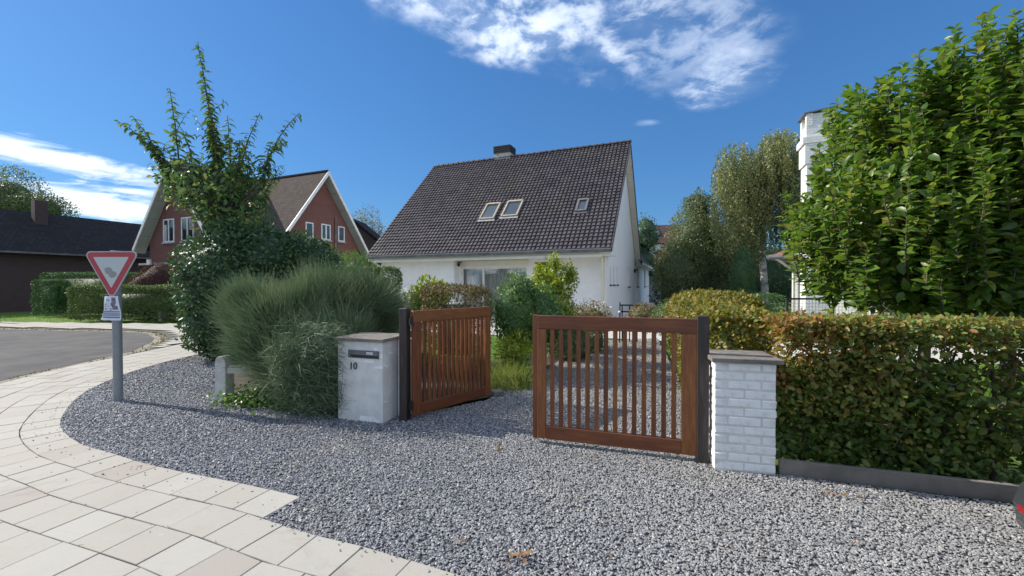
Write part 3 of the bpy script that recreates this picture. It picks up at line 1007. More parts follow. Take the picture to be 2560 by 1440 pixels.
setm = ng.nodes.new('GeometryNodeSetMaterial'); setm.inputs['Material'].default_value = M['stone']
ng.links.new(g2i.outputs[0], setm.inputs[0])
iop = ng.nodes.new('GeometryNodeInstanceOnPoints')
ng.links.new(gi.outputs[0], iop.inputs['Points']); ng.links.new(setm.outputs[0], iop.inputs['Instance'])
iop.inputs['Pick Instance'].default_value = True
rv = ng.nodes.new('FunctionNodeRandomValue'); rv.data_type = 'FLOAT_VECTOR'
rv.inputs[0].default_value = (-.5, -.5, 0); rv.inputs[1].default_value = (.5, .5, 6.283)
ng.links.new(rv.outputs[0], iop.inputs['Rotation'])
rs = ng.nodes.new('FunctionNodeRandomValue'); rs.data_type = 'FLOAT'
rs.inputs[2].default_value = 0.009; rs.inputs[3].default_value = 0.020; rs.inputs['Seed'].default_value = 5
at_ = ng.nodes.new('GeometryNodeInputNamedAttribute'); at_.data_type = 'FLOAT'; at_.inputs[0].default_value = 'size'
ng.links.new(T.math('MULTIPLY', rs.outputs[1], at_.outputs[0]), iop.inputs['Scale'])
ng.links.new(iop.outputs[0], go.inputs[0])
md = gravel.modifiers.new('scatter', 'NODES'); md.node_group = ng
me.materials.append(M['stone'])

# mossy weeds along the gutter
fo = Foliage()
P = []
for i in range(8, len(outer) - 1):
    a_, b_ = outer[i], outer[i + 1]
    for _ in range(int((b_ - a_).length * 60) + 1):
        p = a_.lerp(b_, random.random()); t_ = (b_ - a_).normalized()
        p = p + Vector((t_.y, -t_.x)) * random.choice((random.gauss(.03, .03), random.gauss(.27, .05)))
        if mnoise.noise(Vector((p.x * 1.3, p.y * 1.3, 3))) > -.1: P.append((p.x, p.y, -.045))
for a_, b_ in zip(outer[:9], outer[1:9]):
    for _ in range(int(min((b_ - a_).length, 12) * 50)):
        p = a_.lerp(b_, random.random()); P.append((p.x + random.gauss(0, .05), p.y - abs(random.gauss(0.1, .12)), -.045))
P = np.array(P)
fo.put(*leaves(P, rng.normal(size=P.shape) + [0, 0, 1.0], rng.normal(size=P.shape) + [0, 0, .5], 0.045, .6))
o = fo.build('gutter_weeds', L['moss']); tag(o, 'low brownish moss and weeds growing along the road gutter', 'weeds', kind='stuff')

# lawn blades where lawn shows
fo = Foliage()
def lawn_patch(poly, dens, h, z=-.075):
    xs = [p[0] for p in poly]; ys = [p[1] for p in poly]
    n = int((max(xs) - min(xs)) * (max(ys) - min(ys)) * dens)
    P = np.stack([min(xs) + rng.random(n) * (max(xs) - min(xs)), min(ys) + rng.random(n) * (max(ys) - min(ys))], 1)
    P = P[inside_np(P, poly)]
    P0 = np.column_stack([P, np.full(len(P), z)])
    strands(fo, P0, rng.normal(0, .35, P0.shape) + [0, 0, 1], h * (0.6 + .8 * rng.random(len(P0))), .010, (0, 0, -.2), 2)
lawn_patch([(2.4, 4.3), (9, 3.6), (11, 8.6), (4.4, 8.8)], 700, .10)
lawn_patch([(-1.6, 8.4), (1.0, 9.2), (2.0, 12.6), (-3, 12.5)], 330, .12)
lawn_patch([(-26, 17.9), (-13.2, 16.9), (-12.6, 19.5), (-26, 21.5)], 110, .14)
o = fo.build('lawn', L['lawn']); tag(o, 'short bright green lawn grass around the gardens', 'grass', kind='stuff')
sheet('pale_paving', [(4.4, 8.9), (12, 8.4), (16, 11.5), (4.8, 11.9)], -.06, M['concrete'])

def hp(x, y): return (3.62 + .9229 * x + .3851 * y, 15.04 - .3851 * x + .9229 * y)
M['pale_paving'] = mat('pale_paving', (0.52, 0.50, 0.46), (0.44, 0.42, 0.38), 3, .85, .2, 60, c3=(0.36, 0.35, 0.31), s3=1.5)
sheet('bounce_paving', [hp(-12.5, 1.2), hp(-12.5, -3.2), hp(.3, -3.2), hp(.3, 1.2)], -.052, M['pale_paving'])  # unseen paving added to bounce sunlight onto the front wall
sheet('side_drive', [hp(.31, -2.6), hp(5.0, -2.6), hp(5.0, 26), hp(-.4, 26), hp(-.4, 1.21), hp(.31, 1.21)], -.048, M['pale_paving'])  # drive carried on unseen, made pale to bounce light onto the gable

# =================================================================== GATE PILLARS, POSTS, GATES
AZ = math.atan2(UP.y, UP.x)
PH = 0.931


def brick_mesh(w, d, h, seed, soft=0.008, jit=0.003):
    r = random.Random(seed)
    bm = bmesh.new()
    bmesh.ops.create_cube(bm, size=1)
    for v in bm.verts: v.co = Vector((v.co.x * w, v.co.y * d, v.co.z * h))
    bmesh.ops.bevel(bm, geom=list(bm.edges), offset=soft, segments=1, affect='EDGES')
    for v in bm.verts: v.co += Vector((r.uniform(-jit, jit), r.uniform(-jit, jit), r.uniform(-jit, jit)))
    me = bpy.data.meshes.new('brick')
    bm.to_mesh(me); bm.free()
    me.materials.append(M['white_paint'])
    return me


def pillar(name, label, loc, wid, dep, courses, soft, rec, jit, rz):
    t = thing(name, label, 'pillar', loc, rz)
    ch = PH / courses
    MB().box((rec, rec, -.05), (wid - rec, dep - rec, PH - .002)).build('mortar_core', M['white_mortar'], t)
    cache = {}
    g = 0.009 if jit > .001 else .004
    for c in range(courses):
        z = (c + .5) * ch
        hd = .108
        if c % 2:
            x = [0, .11, wid - .115, wid] if wid > .4 else [0, wid]
            side = [(.225, dep)] ; fd = .22
        else:
            x = [0, wid * .49, wid]; side = [(hd, dep * .55), (dep * .55, dep)]; fd = hd
        items = []
        for a_, b_ in zip(x, x[1:]):
            de = fd if (a_ == 0 or b_ == wid) else hd
            items.append(((a_ + b_) / 2, de / 2, b_ - a_ - g, de - g))
        for a_, b_ in side:
            items.append((hd / 2, (a_ + b_) / 2, hd - g, b_ - a_ - g))
            items.append((wid - hd / 2, (a_ + b_) / 2, hd - g, b_ - a_ - g))
        for (cx, cy, w, d) in items:
            key = (round(w, 3), round(d, 3), (c * 7 + len(cache)) % 4 if False else c % 3)
            if key not in cache: cache[key] = brick_mesh(w, d, ch - g, hash(key) % 1000, soft, jit)
            o = meshobj('brick', cache[key], t, (cx + random.uniform(-jit, jit), cy + random.uniform(-jit, jit) * 1.5, z), (0, random.uniform(-2, 2) * jit, random.uniform(-3, 3) * jit))
    return t


pl_c = G(956, 1059)
LPW = .62
lp = pillar('gate_pillar', 'white painted gate pillar with letterbox and dark coping, half covered by the feathery bush', pl_c - UP * LPW, LPW, .5, 15, .002, .0015, .0004, AZ)
mb = MB().box((-.03, -.035, PH), (LPW + .03, .53, PH + .037))
mb.build('coping', M['coping'], lp, bevel=.004)
pr_c = Vector((1.745, 3.545, 0))
RPW = .485
rp = pillar('gate_pillar', 'white painted brick gate pillar with uneven bricks beside the long beech hedge', pr_c, RPW, .42, 12, .008, .009, .0028, AZ + .07)
MB().box((-.03, -.045, PH + .003), (RPW + .035, .45, PH + .04)).build('coping', M['coping'], rp, bevel=.004)

# letterbox on the left pillar
lb = MB().box((.16, -.016, .735), (.575, -.001, .825)).build('letterbox', M['zinc'], lp)
MB().box((.165, -.024, .775), (.57, -.0165, .822)).build('flap', M['zinc'], lb)
MB().box((.20, -.0205, .745), (.57, -.0162, .770)).build('slot', M['black'], lb)
MB().box((.42, -.0275, .787), (.505, -.0243, .812)).build('name_plate', M['frame_white'], lb)
mb = MB()
for k in range(5): mb.box((.428 + k * .014, -.0285, .797 + .002 * (k % 2)), (.438 + k * .014, -.0277, .802))
mb.build('name_print', M['black'], lb)


def text_mesh(s, size, m, extrude=0.002, shear=0.0):
    cu = bpy.data.curves.new('txt', 'FONT')
    cu.body = s; cu.size = size; cu.extrude = extrude; cu.shear = shear
    ob = bpy.data.objects.new('txt', cu); link(ob)
    dg = bpy.context.evaluated_depsgraph_get(); dg.update()
    me = bpy.data.meshes.new_from_object(ob.evaluated_get(dg))
    bpy.data.objects.remove(ob)
    me.materials.clear(); me.materials.append(m)
    return me


meshobj('house_number', text_mesh('10', .115, M['black'], .003), lp, (.165, -.008, .60), (PI / 2, 0, 0))


def gate_post(loc, h, w, label):
    t = MB()
    t.box((-w / 2, -w / 2, -.05), (w / 2, w / 2, h))
    o = t.build('gate_post', M['wood_dark'], None, loc, (0, 0, AZ), bevel=.006)
    return tag(o, label, 'post', 'dark posts the two gate leaves hang from')


lpost = G(1006, 1052); rpost = G(1759, 1159)
gate_post(lpost + VP * .05, 1.315, .10, 'dark timber gate post next to the pillar with the letterbox')
gate_post(rpost + VP * .05, 1.315, .10, 'dark timber gate post next to the white brick pillar by the beech hedge')


def gate(name, label, hinge, free, H=1.235, z0=.05, batten=True, nsl=14, hinge_w=.13, free_w=.085):
    d = (free - hinge); Lg = d.length
    t = thing(name, label, 'gate', hinge, math.atan2(d.y, d.x), 'slatted brown timber gates')
    T_ = .045
    e = .002
    MB().box((0, -T_ / 2, z0), (hinge_w, T_ / 2, z0 + H - .135)).build('stile', M['wood_v'], t, bevel=.004)
    MB().box((Lg - free_w, -T_ / 2, z0), (Lg, T_ / 2, z0 + H - .135)).build('stile', M['wood_v'], t, bevel=.004)
    MB().box((-.0, -T_ / 2 - e, z0 + H - .134), (Lg, T_ / 2 + e, z0 + H)).build('top_rail', M['wood_h'], t, bevel=.004)
    MB().box((hinge_w + e, -T_ / 2 - e, z0), (Lg - free_w - e, T_ / 2 + e, z0 + .13)).build('bottom_rail', M['wood_h'], t, bevel=.004)
    sp = (Lg - hinge_w - free_w) / (nsl + .45)
    w = .042
    me = None
    for k in range(nsl):
        x = hinge_w + sp * (k + .5 + .22)
        if me is None:
            ob = MB().box((-w / 2, -.011, z0 + .128), (w / 2, .011, z0 + H - .132)).build('slat', M['wood_v'], t, (x, 0, 0), bevel=.002)
            me = ob.data
        else:
            meshobj('slat', me, t, (x, random.uniform(-.002, .002), 0))
    if batten:
        MB().box((Lg + .004, -T_ / 2 - .022, z0 - .01), (Lg + .052, T_ / 2 - .012, z0 + H + .003)).build('closing_strip', M['wood_v'], t, bevel=.003)
    for z in (z0 + .12, z0 + H - .13):
        hm = MB().box((-.05, -.03, z - .03), (-.005, -.012, z + .05)).tube([(-.025, -.03, z - .05), (-.025, -.03, z + .07)], .012, 8)
        hm.build('hinge', M['black'], t)
    return t


gh = G(1743, 1140, .05); gf = G(1345, 1094, .05); gh.z = gf.z = 0
gate('timber_gate', 'brown slatted timber gate leaf standing almost closed next to the white brick pillar', gh, gf)
ga = G(1030, 1041, .05); gb = G(1224, 986, .05); ga.z = gb.z = 0
gate('timber_gate', 'brown slatted timber gate leaf swung open beside the letterbox pillar', ga, gb, batten=False, free_w=.10, hinge_w=.12)

# white strip behind left post (edge of the second pillar part)
MB().box((LPW + .01, .30, 0), (LPW + .13, .46, PH - .003)).build('rear_return', M['white_paint'], lp)

# low concrete rail fence by the feathery bush
cf = thing('concrete_fence', 'low weathered concrete post and rail fence running into the feathery bush', 'fence', G(560, 1003), math.atan2(.0, 1) - .18)
prof = [(-.085, 0), (-.085, .52), (-.07, .58), (-.035, .615), (0, .625), (.035, .615), (.07, .58), (.085, .52), (.085, 0)]
MB().prism([(x, -.075, z) for x, z in prof], (0, .15, 0)).build('post', M['concrete'], cf, bevel=.006)
MB().prism([(.087, -.05, .39), (.087, .05, .39), (.087, .05, .47), (.087, 0, .495), (.087, -.05, .47)], (1.6, .25, 0)).build('rail', M['concrete'], cf)
MB().prism([(1.6 - .085 + x, .17, z) for x, z in prof], (0, .15, 0)).build('post', M['concrete'], cf, bevel=.006)

# =================================================================== YIELD SIGN AND NOTICE
def round_tri(w, h, r, n=6):
    """downward triangle with rounded corners, top edge at z=0"""
    pts = [Vector((-w / 2, 0)), Vector((0, -h)), Vector((w / 2, 0))]
    out = []
    for i in range(3):
        p = pts[i]; a_ = (pts[i - 1] - p).normalized(); b_ = (pts[(i + 1) % 3] - p).normalized()
        ang = a_.angle(b_); dist = r / math.tan(ang / 2)
        s_ = p + a_ * dist; e_ = p + b_ * dist; c = p + (a_ + b_).normalized() * (r / math.sin(ang / 2))
        a0 = math.atan2(s_.y - c.y, s_.x - c.x); a1 = math.atan2(e_.y - c.y, e_.x - c.x)
        dlt = (a1 - a0 + PI) % (2 * PI) - PI
        for k in range(n + 1):
            t_ = a0 + dlt * k / n; out.append((c.x + r * math.cos(t_), c.y + r * math.sin(t_)))
    return out


sg = G(291, 1001)
sign = thing('traffic_sign', 'red and white triangular yield sign on a grey steel post at the pavement edge', 'traffic sign', sg, -.03)
TOPZ = CH + (HY - 629) / F * sg.y
mb = MB(); mb.tube([(0.012, 0, -.05), (0.0, 0, TOPZ + .0)], .052, 20)
mb.build('post', M['steel'], sign, smooth=False)
M['sign_rim'] = mat('sign_rim', (0.42, 0.44, 0.45), (0.36, 0.38, 0.39), 5, 0.4)
M['sign_red'] = mat('sign_red', (0.42, 0.035, 0.05), (0.34, 0.03, 0.045), 4, 0.35)


def sign_white():
    m, t, b = newmat('sign_white')
    co = t.n('ShaderNodeTexCoord').outputs['Object']
    d1 = t.vmath('LENGTH', t.vmath('MULTIPLY', t.vmath('SUBTRACT', co, (-.035, 0, -.185)), (1, 0, 1.1)), None, 1)
    d2 = t.vmath('LENGTH', t.vmath('MULTIPLY', t.vmath('SUBTRACT', co, (.022, 0, -.235)), (.9, 0, 1.2)), None, 1)
    dn = t.math('ADD', t.math('MINIMUM', d1, d2), t.math('MULTIPLY', t.math('SUBTRACT', t.noise(co, 12, 4, .6), .5), .05))
    st = t.rng(dn, .062, .045, 0, .75)
    n = t.noise(co, 5, 4, .6)
    c = t.mix(n, (.50, .53, .53, 1), (.42, .45, .46, 1))
    t.put(b.inputs['Base Color'], t.mix(st, c, (.16, .17, .155, 1)))
    b.inputs['Roughness'].default_value = .4
    return m


M['sign_white'] = sign_white()
tw = .785; th = .665
for nm, w_, h_, r_, dz, y0, y1, mm in (('sign_rim', tw, th, .055, 0, -.066, -.055, M['sign_rim']), ('red_border', tw - .05, th - .043, .045, -.014, -.0685, -.0662, M['sign_red']),
                                       ('sign_face', tw - .285, th - .243, .008, -.079, -.0712, -.0687, M['sign_white'])):
    pr = round_tri(w_, h_, r_)
    MB().prism([(x, y1, z) for x, z in pr], (0, y0 - y1, 0)).build(nm, mm, sign, (0, 0, TOPZ + dz))
MB().box((-.03, -.054, TOPZ - .03), (.03, .06, TOPZ + .012)).build('clamp', M['sign_rim'], sign)
for z_ in (TOPZ - .12, TOPZ - .40): MB().box((-.06, -.054, z_), (.06, .06, z_ + .03)).build('clamp', M['steel'], sign)

# paper notice hanging on the post
M['paper'] = mat('paper', (0.66, 0.68, 0.78), (0.58, 0.60, 0.70), 4, .7)
M['ink'] = mat('ink', (0.16, 0.18, 0.26), None, 4, .8)
M['ink_pale'] = mat('ink_pale', (0.33, 0.38, 0.50), None, 4, .8)
M['photo_print'] = mat('photo_print', (0.05, 0.045, 0.06), (0.28, 0.25, 0.30), 45, .7)
nt = thing('paper_notice', 'curled white paper notice in a sleeve tied to the post below the yield sign', 'notice', sg, -.03)
PT = CH + (HY - 740) / F * sg.y; PB = CH + (HY - 798) / F * sg.y
def pap(u, v_):     # u 0..1 across, v 0..1 down
    wl = -.095 - .045 * v_ + .02 * math.sin(v_ * 3); wr = .09 + .035 * math.sin(v_ * 2.0)
    return Vector((wl + (wr - wl) * u, -.068 - .022 * math.sin(u * PI) - .02 * v_ * (1 - u) - .008 * math.sin(v_ * 6), PT - (PT - PB) * v_ - .012 * u * v_))
def pap_patch(u0, u1, v0, v1, lift, nu=6, nv=4):
    vs = []; fs = []
    for j in range(nv + 1):
        for i in range(nu + 1):
            vs.append(pap(u0 + (u1 - u0) * i / nu, v0 + (v1 - v0) * j / nv) + Vector((0, -lift, 0)))
    for j in range(nv):
        for i in range(nu):
            a_ = j * (nu + 1) + i; fs.append((a_, a_ + 1, a_ + nu + 2, a_ + nu + 1))
    return vs, fs
mb = MB(); mb.add(*pap_patch(0, 1, 0, 1, 0, 12, 12)); mb.build('sheet', M['paper'], nt)
mb = MB(); mb.add(*pap_patch(.04, .96, .62, .66, .002)); mb.add(*pap_patch(.05, .95, .86, .91, .002)); mb.build('dark_stripe', M['ink'], nt)
mb = MB(); mb.add(*pap_patch(.04, .96, .68, .84, .0015)); mb.build('pale_band', M['ink_pale'], nt)
mb = MB(); mb.add(*pap_patch(.62, .86, .05, .30, .002)); mb.add(*pap_patch(.56, .80, .28, .42, .0024)); mb.add(*pap_patch(.62, .9, .40, .56, .002)); mb.build('picture', M['photo_print'], nt)
for (u0, u1, v0) in ((.12, .26, .32), (.1, .2, .42), (.34, .42, .40), (.46, .56, .50), (.45, .57, .56), (.1, .3, .52)): MB().add(*pap_patch(u0, u1, v0, v0 + .035, .002)).build('small_print', M['ink'], nt)
meshobj('title', text_mesh('Pa', .048, M['ink'], .0005), nt, (-.04, pap(.4, .18).y - .006, PT - .068), (PI / 2, 0, 0))
mb = MB(); mb.tube([pap(.9, 0) + Vector((0, .03, .0)), pap(1, 0) + Vector((.02, 0, .02)), pap(1, 0) + Vector((.05, 0, -.03)), pap(1, 0) + Vector((.075, 0, -.085)), pap(1, 0) + Vector((.105, 0, -.11))], .003, 5)
mb.build('string', L['clipped'], nt)

# =================================================================== MAIN HOUSE
E = 1.30
HR = Vector(((1528 - 1280) / F * (E * F / 89), E * F / 89, 0))     # right front eave corner
UH = Vector((0.9229, -0.3851, 0)); VH = Vector((0.3851, 0.9229, 0))
AH = math.atan2(UH.y, UH.x)
EH = CH + E; RUN = 5.70; RH = EH + 5.68; LEN = 11.34


def hx(px, y):
    """local x along the front where a vertical plane at local y is seen at column px"""
    k = (px - 1280) / F; b = HR + VH * y
    return (k * b.y - b.x) / (UH.x - k * UH.y)


def hy(px, x):
    k = (px - 1280) / F; b = HR + UH * x
    return (k * b.y - b.x) / (VH.x - k * VH.y)


def hz(py, x, y):
    p = HR + UH * x + VH * y
    return CH + (HY - py) / F * p.y


house = thing('house', 'white house with steep dark tiled roof, three roof windows and sliding garden door', 'house', HR, AH)
GX = -.33
yw = .55; yr = 1.0
x_l = -LEN + .40
x_a = hx(1136, yw); x_b = hx(1503, yw)
ZS = EH - .22
# walls
mb = MB()
mb.box((x_l, yw, -.1), (x_a, yw + .3, ZS))                   # left front block
mb.box((x_a - .3, yw + .3, -.1), (x_a, yr, ZS))
mb.box((x_a - .3, yr, -.1), (hx(1153, yr), yr + .25, ZS))
wx0, wx1 = hx(1153, yr), hx(1317, yr); wz1 = hz(667, -5.5, yr)
mb.box((wx0, yr, wz1), (wx1, yr + .25, ZS))
mb.box((wx0, yr, -.1), (wx1, yr + .25, .12))
w2x0, w2x1 = hx(1337, yr), hx(1392, yr); w2z1 = hz(655, -3, yr)
mb.box((wx1, yr, -.1), (w2x0, yr + .25, ZS))
mb.box((w2x0, yr, w2z1), (w2x1, yr + .25, ZS))
mb.box((w2x0, yr, -.1), (w2x1, yr + .25, .9))
mb.box((w2x1, yr, -.1), (x_b, yr + .25, ZS))
mb.box((x_b, yw, -.1), (GX, yw + .5, ZS))
mb.build('front_wall', M['house_white'], house)
# gable walls, with openings on the right one
YB = 2 * RUN - .55
def zroof(y): return EH + (y if y < RUN else 2 * RUN - y) * (RH - EH) / RUN - .16


def gable_wall(x0, x1, m, name, holes=()):
    bm = bmesh.new()
    ys = sorted({yw + .501 if x0 > -2 else yw + .301, RUN, YB} | {h[0] for h in holes} | {h[1] for h in holes})
    mbw = MB()
    for a_, b_ in zip(ys, ys[1:]):
        hs = sorted([(h[2], h[3]) for h in holes if h[0] <= a_ + 1e-6 and h[1] >= b_ - 1e-6])
        z = -.1
        for (z0, z1) in hs:
            mbw.box((x0, a_, z), (x1, b_, z0)); z = z1
        pts = [(x0, a_, z), (x0, b_, z), (x0, b_, zroof(b_)), (x0, a_, zroof(a_))]
        mbw.prism(pts, (x1 - x0, 0, 0))
    return mbw.build(name, m, house)


holes = []
wins = []
for px in (1525.5, 1534, 1542.5):
    yc = hy(px, GX); holes.append((yc - .10, yc + .10, hz(711, GX, yc) , hz(666, GX, yc))); wins.append(holes[-1] + ('slit',))
for px, hw in ((1571.5, .42),):
    yc = hy(px, GX); holes.append((yc - hw, yc + hw, hz(716, GX, yc), hz(669, GX, yc))); wins.append(holes[-1] + ('win',))
holes.append((hy(1541, GX) + .3, hy(1541, GX) + .38, hz(600, GX, 3.5), hz(584, GX, 3.5)))
holes.append((hy(1541, GX) + .3, hy(1541, GX) + .38, hz(566, GX, 3.5), hz(550, GX, 3.5)))
gable_wall(GX - .3, GX, M['plain_white'], 'side_wall', holes)
gable_wall(x_l, x_l + .3, M['plain_white'], 'side_wall')
MB().box((x_l + .3, YB - .3, -.1), (GX - .3, YB, ZS)).build('rear_wall', M['plain_white'], house)
MB().box((x_l + .31, yr + .9, -.05), (GX - .31, yr + .95, ZS - .1)).build('inner_wall', M['frame_grey'], house)


def side_window(y0, y1, z0, z1, parent, x=GX, narrow=False):
    f = MB()
    t_ = .05
    f.box((x - .16, y0, z0), (x - .10, y0 + t_, z1)).box((x - .16, y1 - t_, z0), (x - .10, y1, z1))
    f.box((x - .16, y0 + t_, z1 - t_), (x - .10, y1 - t_, z1)).box((x - .16, y0 + t_, z0), (x - .10, y1 - t_, z0 + t_))
    o = f.build('window', M['frame_white'], parent)
    MB().box((x - .14, y0 + t_, z0 + t_), (x - .125, y1 - t_, z1 - t_)).build('pane', M['glass'], o)
    MB().box((x - .12, y0 - .05, z0 - .07), (x + .07, y1 + .05, z0 - .002)).build('sill', M['dark_sill'], o)
    return o


for w in wins: side_window(w[0], w[1], w[2], w[3], house)
for h in holes[-2:]:
    MB().box((GX - .25, h[0], h[2]), (GX - .15, h[1], h[3])).build('slit_pane', M['glass'], house)

# sliding window with curtain
fr = MB(); t_ = .07
yy = yr + .08
mulx = hx(1206.5, yr)
fr.box((wx0 + .002, yy, .12), (wx0 + t_, yy + .07, wz1 - .002)).box((wx1 - t_, yy, .12), (wx1 - .002, yy + .07, wz1 - .002))
fr.box((wx0 + t_, yy, wz1 - t_ - .02), (wx1 - t_, yy + .07, wz1 - .002)).box((wx0 + t_, yy, .122), (wx1 - t_, yy + .07, .2))
fr.box((mulx - .05, yy - .01, .2), (mulx + .05, yy + .06, wz1 - t_ - .022))
sw = fr.build('sliding_window', M['frame_white'], house)
MB().box((wx0 + t_, yy + .02, .2), (mulx - .05, yy + .03, wz1 - t_ - .02)).build('pane', M['clear_glass'], sw)
MB().box((mulx + .05, yy + .02, .2), (wx1 - t_, yy + .03, wz1 - t_ - .02)).build('pane', M['clear_glass'], sw)
cu = MB(); n_ = 150; vs = []; fs = []
for i in range(n_ + 1):
    x = wx0 + .03 + (wx1 - wx0 - .06) * i / n_
    y = yy + .27 + .035 * math.sin(i * 1.25) + .02 * math.sin(i * .37) + .01 * random.random()
    vs += [(x, y, .13), (x, y, wz1 + .05)]
for i in range(n_): fs.append((2 * i, 2 * i + 2, 2 * i + 3, 2 * i + 1))
cu.add(vs, fs); cu.build('curtain', M['curtain'], sw, smooth=True)
MB().box((wx0 - .05, yr - .05, wz1 + .04), (wx1 + .05, yr - .002, wz1 + .26)).build('shutter_box', M['trim'], house)
# dark kitchen window behind the yellow bush
f = MB(); f.box((w2x0 + .002, yy, .9), (w2x0 + .06, yy + .06, w2z1)).box((w2x1 - .06, yy, .9), (w2x1 - .002, yy + .06, w2z1)).box((w2x0 + .06, yy, w2z1 - .06), (w2x1 - .06, yy + .06, w2z1 - .002)).box((w2x0 + .06, yy, .902), (w2x1 - .06, yy + .06, .96))
w2 = f.build('window', M['frame_grey'], house)
MB().box((w2x0 + .06, yy + .02, .96), (w2x1 - .06, yy + .03, w2z1 - .06)).build('pane', M['glass'], w2)
# soffit, fascia, gutter
MB().box((x_l - .33, .10, ZS + .002), (GX + .28, yr + .3, ZS + .03)).build('soffit', M['cream'], house)
MB().box((-LEN + .02, .075, EH - .26), (-.02, .10, EH - .10)).build('fascia', M['trim'], house)
MB().box((-LEN + .30, .045, EH - .30), (-.33, .074, EH - .20)).build('soffit_edge', M['trim'], house)
gu = MB()
prof = [(0.06, 0), (0.055, -.05), (.02, -.10), (-.03, -.115), (-.075, -.09), (-.085, -.03), (-.085, .0), (-.078, .0), (-.07, -.03), (-.03, -.10), (.02, -.09), (.045, -.04), (.05, 0)]
gu.prism([(-LEN, p[0] - .02, EH - .01 + p[1]) for p in prof], (LEN, 0, 0)); gu.build('gutter', M['zinc'], house)
MB().box((-LEN - .002, -.115, EH - .012), (.002, -.100, EH + .006)).build('gutter_lip', M['flashing'], house)
dpx = x_l + .06
mb = MB(); mb.tube([(dpx - .2, -.03, EH - .12), (dpx - .2, .0, EH - .2), (dpx, yw - .10, EH - .50), (dpx, yw - .07, EH - .6), (dpx, yw - .07, 0)], .045, 10)
mb.build('downpipe', M['trim'], house, smooth=True)
mb = MB(); mb.tube([(x_b + .05, .02, EH - .12), (x_b + .05, yw - .06, EH - .3), (x_b + .05, yw - .06, 0)], .045, 10)
mb.build('downpipe', M['trim'], house, smooth=True)
MB().box((GX - .10, yw - .03, 0), (GX + .02, yw - .002, ZS)).build('corner_board', M['cream'], house)
MB().box((x_a - .05, yw - .02, 0), (x_a + .012, yw - .002, ZS)).build('corner_board', M['frame_white'], house)
# wall lamp at the recess
lx = x_a + .12
mb = MB(); mb.box((lx - .03, yr - .30, ZS - .14), (lx + .03, yr - .002, ZS - .10)).tube([(lx, yr - .28, ZS - .14), (lx, yr - .28, ZS - .2)], .05, 8).tube([(lx, yr - .28, ZS - .2), (lx, yr - .28, ZS - .3)], [.07, .045], 8)
mb.build('wall_lamp', M['black'], house)
lx = hx(1397, yr)
mb = MB(); mb.tube([(lx, yr - .05, w2z1 + .1), (lx, yr - .18, w2z1 + .12), (lx, yr - .22, w2z1 - .0)], .02, 6).tube([(lx, yr - .22, w2z1), (lx, yr - .22, w2z1 - .18)], [.05, .09], 8)
mb.build('wall_lamp', M['black'], house)
# small dark house number and cable on side wall not legible: only the lamp brackets near the rear
# roof deck
SL = math.hypot(RUN, RH - EH)
ang = math.atan2(RH - EH, RUN)
nv = Vector((0, -math.sin(ang), math.cos(ang)))
rd = MB()
for sgn in (0, 1):
    y0 = 0 if sgn == 0 else 2 * RUN
    y1 = RUN
    rd.prism([(-LEN, y0, EH - .10), (-LEN, y1, RH - .10), (-LEN, y1, RH - .03), (-LEN, y0, EH - .03)], (LEN, 0, 0))
roof = rd.build('roof', M['deck'], house)
# soffit boards of the right verge
bd = MB()
nb = 34
for k in range(nb):
    for sd_ in (0, 1):
        a_ = k / nb * RUN; b_ = (k + .93) / nb * RUN
        def P_(t, q): 
            y = t if sd_ == 0 else 2 * RUN - t
            return (q, y, EH - .115 + t * (RH - EH) / RUN)
        bd.prism([P_(a_, GX + .005), P_(b_, GX + .005), P_(b_, -.03), P_(a_, -.03)], (0, 0, .012))
o = bd.build('verge_soffit', M['cream'], house)
vb = MB()
for sd_ in (0, 1):
    y0 = 0 if sd_ == 0 else 2 * RUN
    vb.prism([(-.035, y0, EH - .17), (-.035, RUN, RH - .17), (-.035, RUN, RH - .02), (-.035, y0, EH - .02)], (.022, 0, 0))
vb.build('verge_board', M['trim'], house)
# tiles
NC, NR = 62, 35
cw = LEN / NC; rw = SL / NR


def tile_pts(w, l):
    # profile across: raised face then a deep groove; lower edge thick
    xs = [0.02, .06, .66, .73, .97]; hs = [.016, .046, .052, .0, .0]
    vs = []; fs = []
    n = len(xs)
    for x, h in zip(xs, hs): vs.append((x * w, -.012, h + .042))      # lower top edge
    for x, h in zip(xs, hs): vs.append((x * w, l + .01, h - .004))    # upper top edge
    for x, h in zip(xs, hs): vs.append((x * w, -.008, -.004))         # lip bottom
    for i in range(n - 1):
        fs.append((i, i + 1, n + i + 1, n + i)); fs.append((2 * n + i, 2 * n + i + 1, i + 1, i))
    fs.append((0, n, 2 * n)); fs.append((n - 1, 3 * n - 1, 2 * n - 1))
    return vs, fs


def onroof(x, s_, side=0):
    """x along the ridge, s up the slope"""
    y = s_ * math.cos(ang); z = EH + s_ * math.sin(ang)
    return Vector((x, y if side == 0 else 2 * RUN - y, z))


def roofray(px, py):
    """where the roof's front slope is seen at a pixel: (x, s)"""
    d = Vector(((px - 1280) / F, 1, (HY - py) / F))
    dl = Vector((d.dot(UH), d.dot(VH), d.z)); o_ = Vector((0, 0, CH)) - HR
    ol = Vector((o_.dot(UH), o_.dot(VH), o_.z))
    pl = Vector((0, 0, EH))
    t = (pl - ol).dot(nv) / dl.dot(nv)
    p = ol + dl * t
    return p.x, p.y / math.cos(ang)


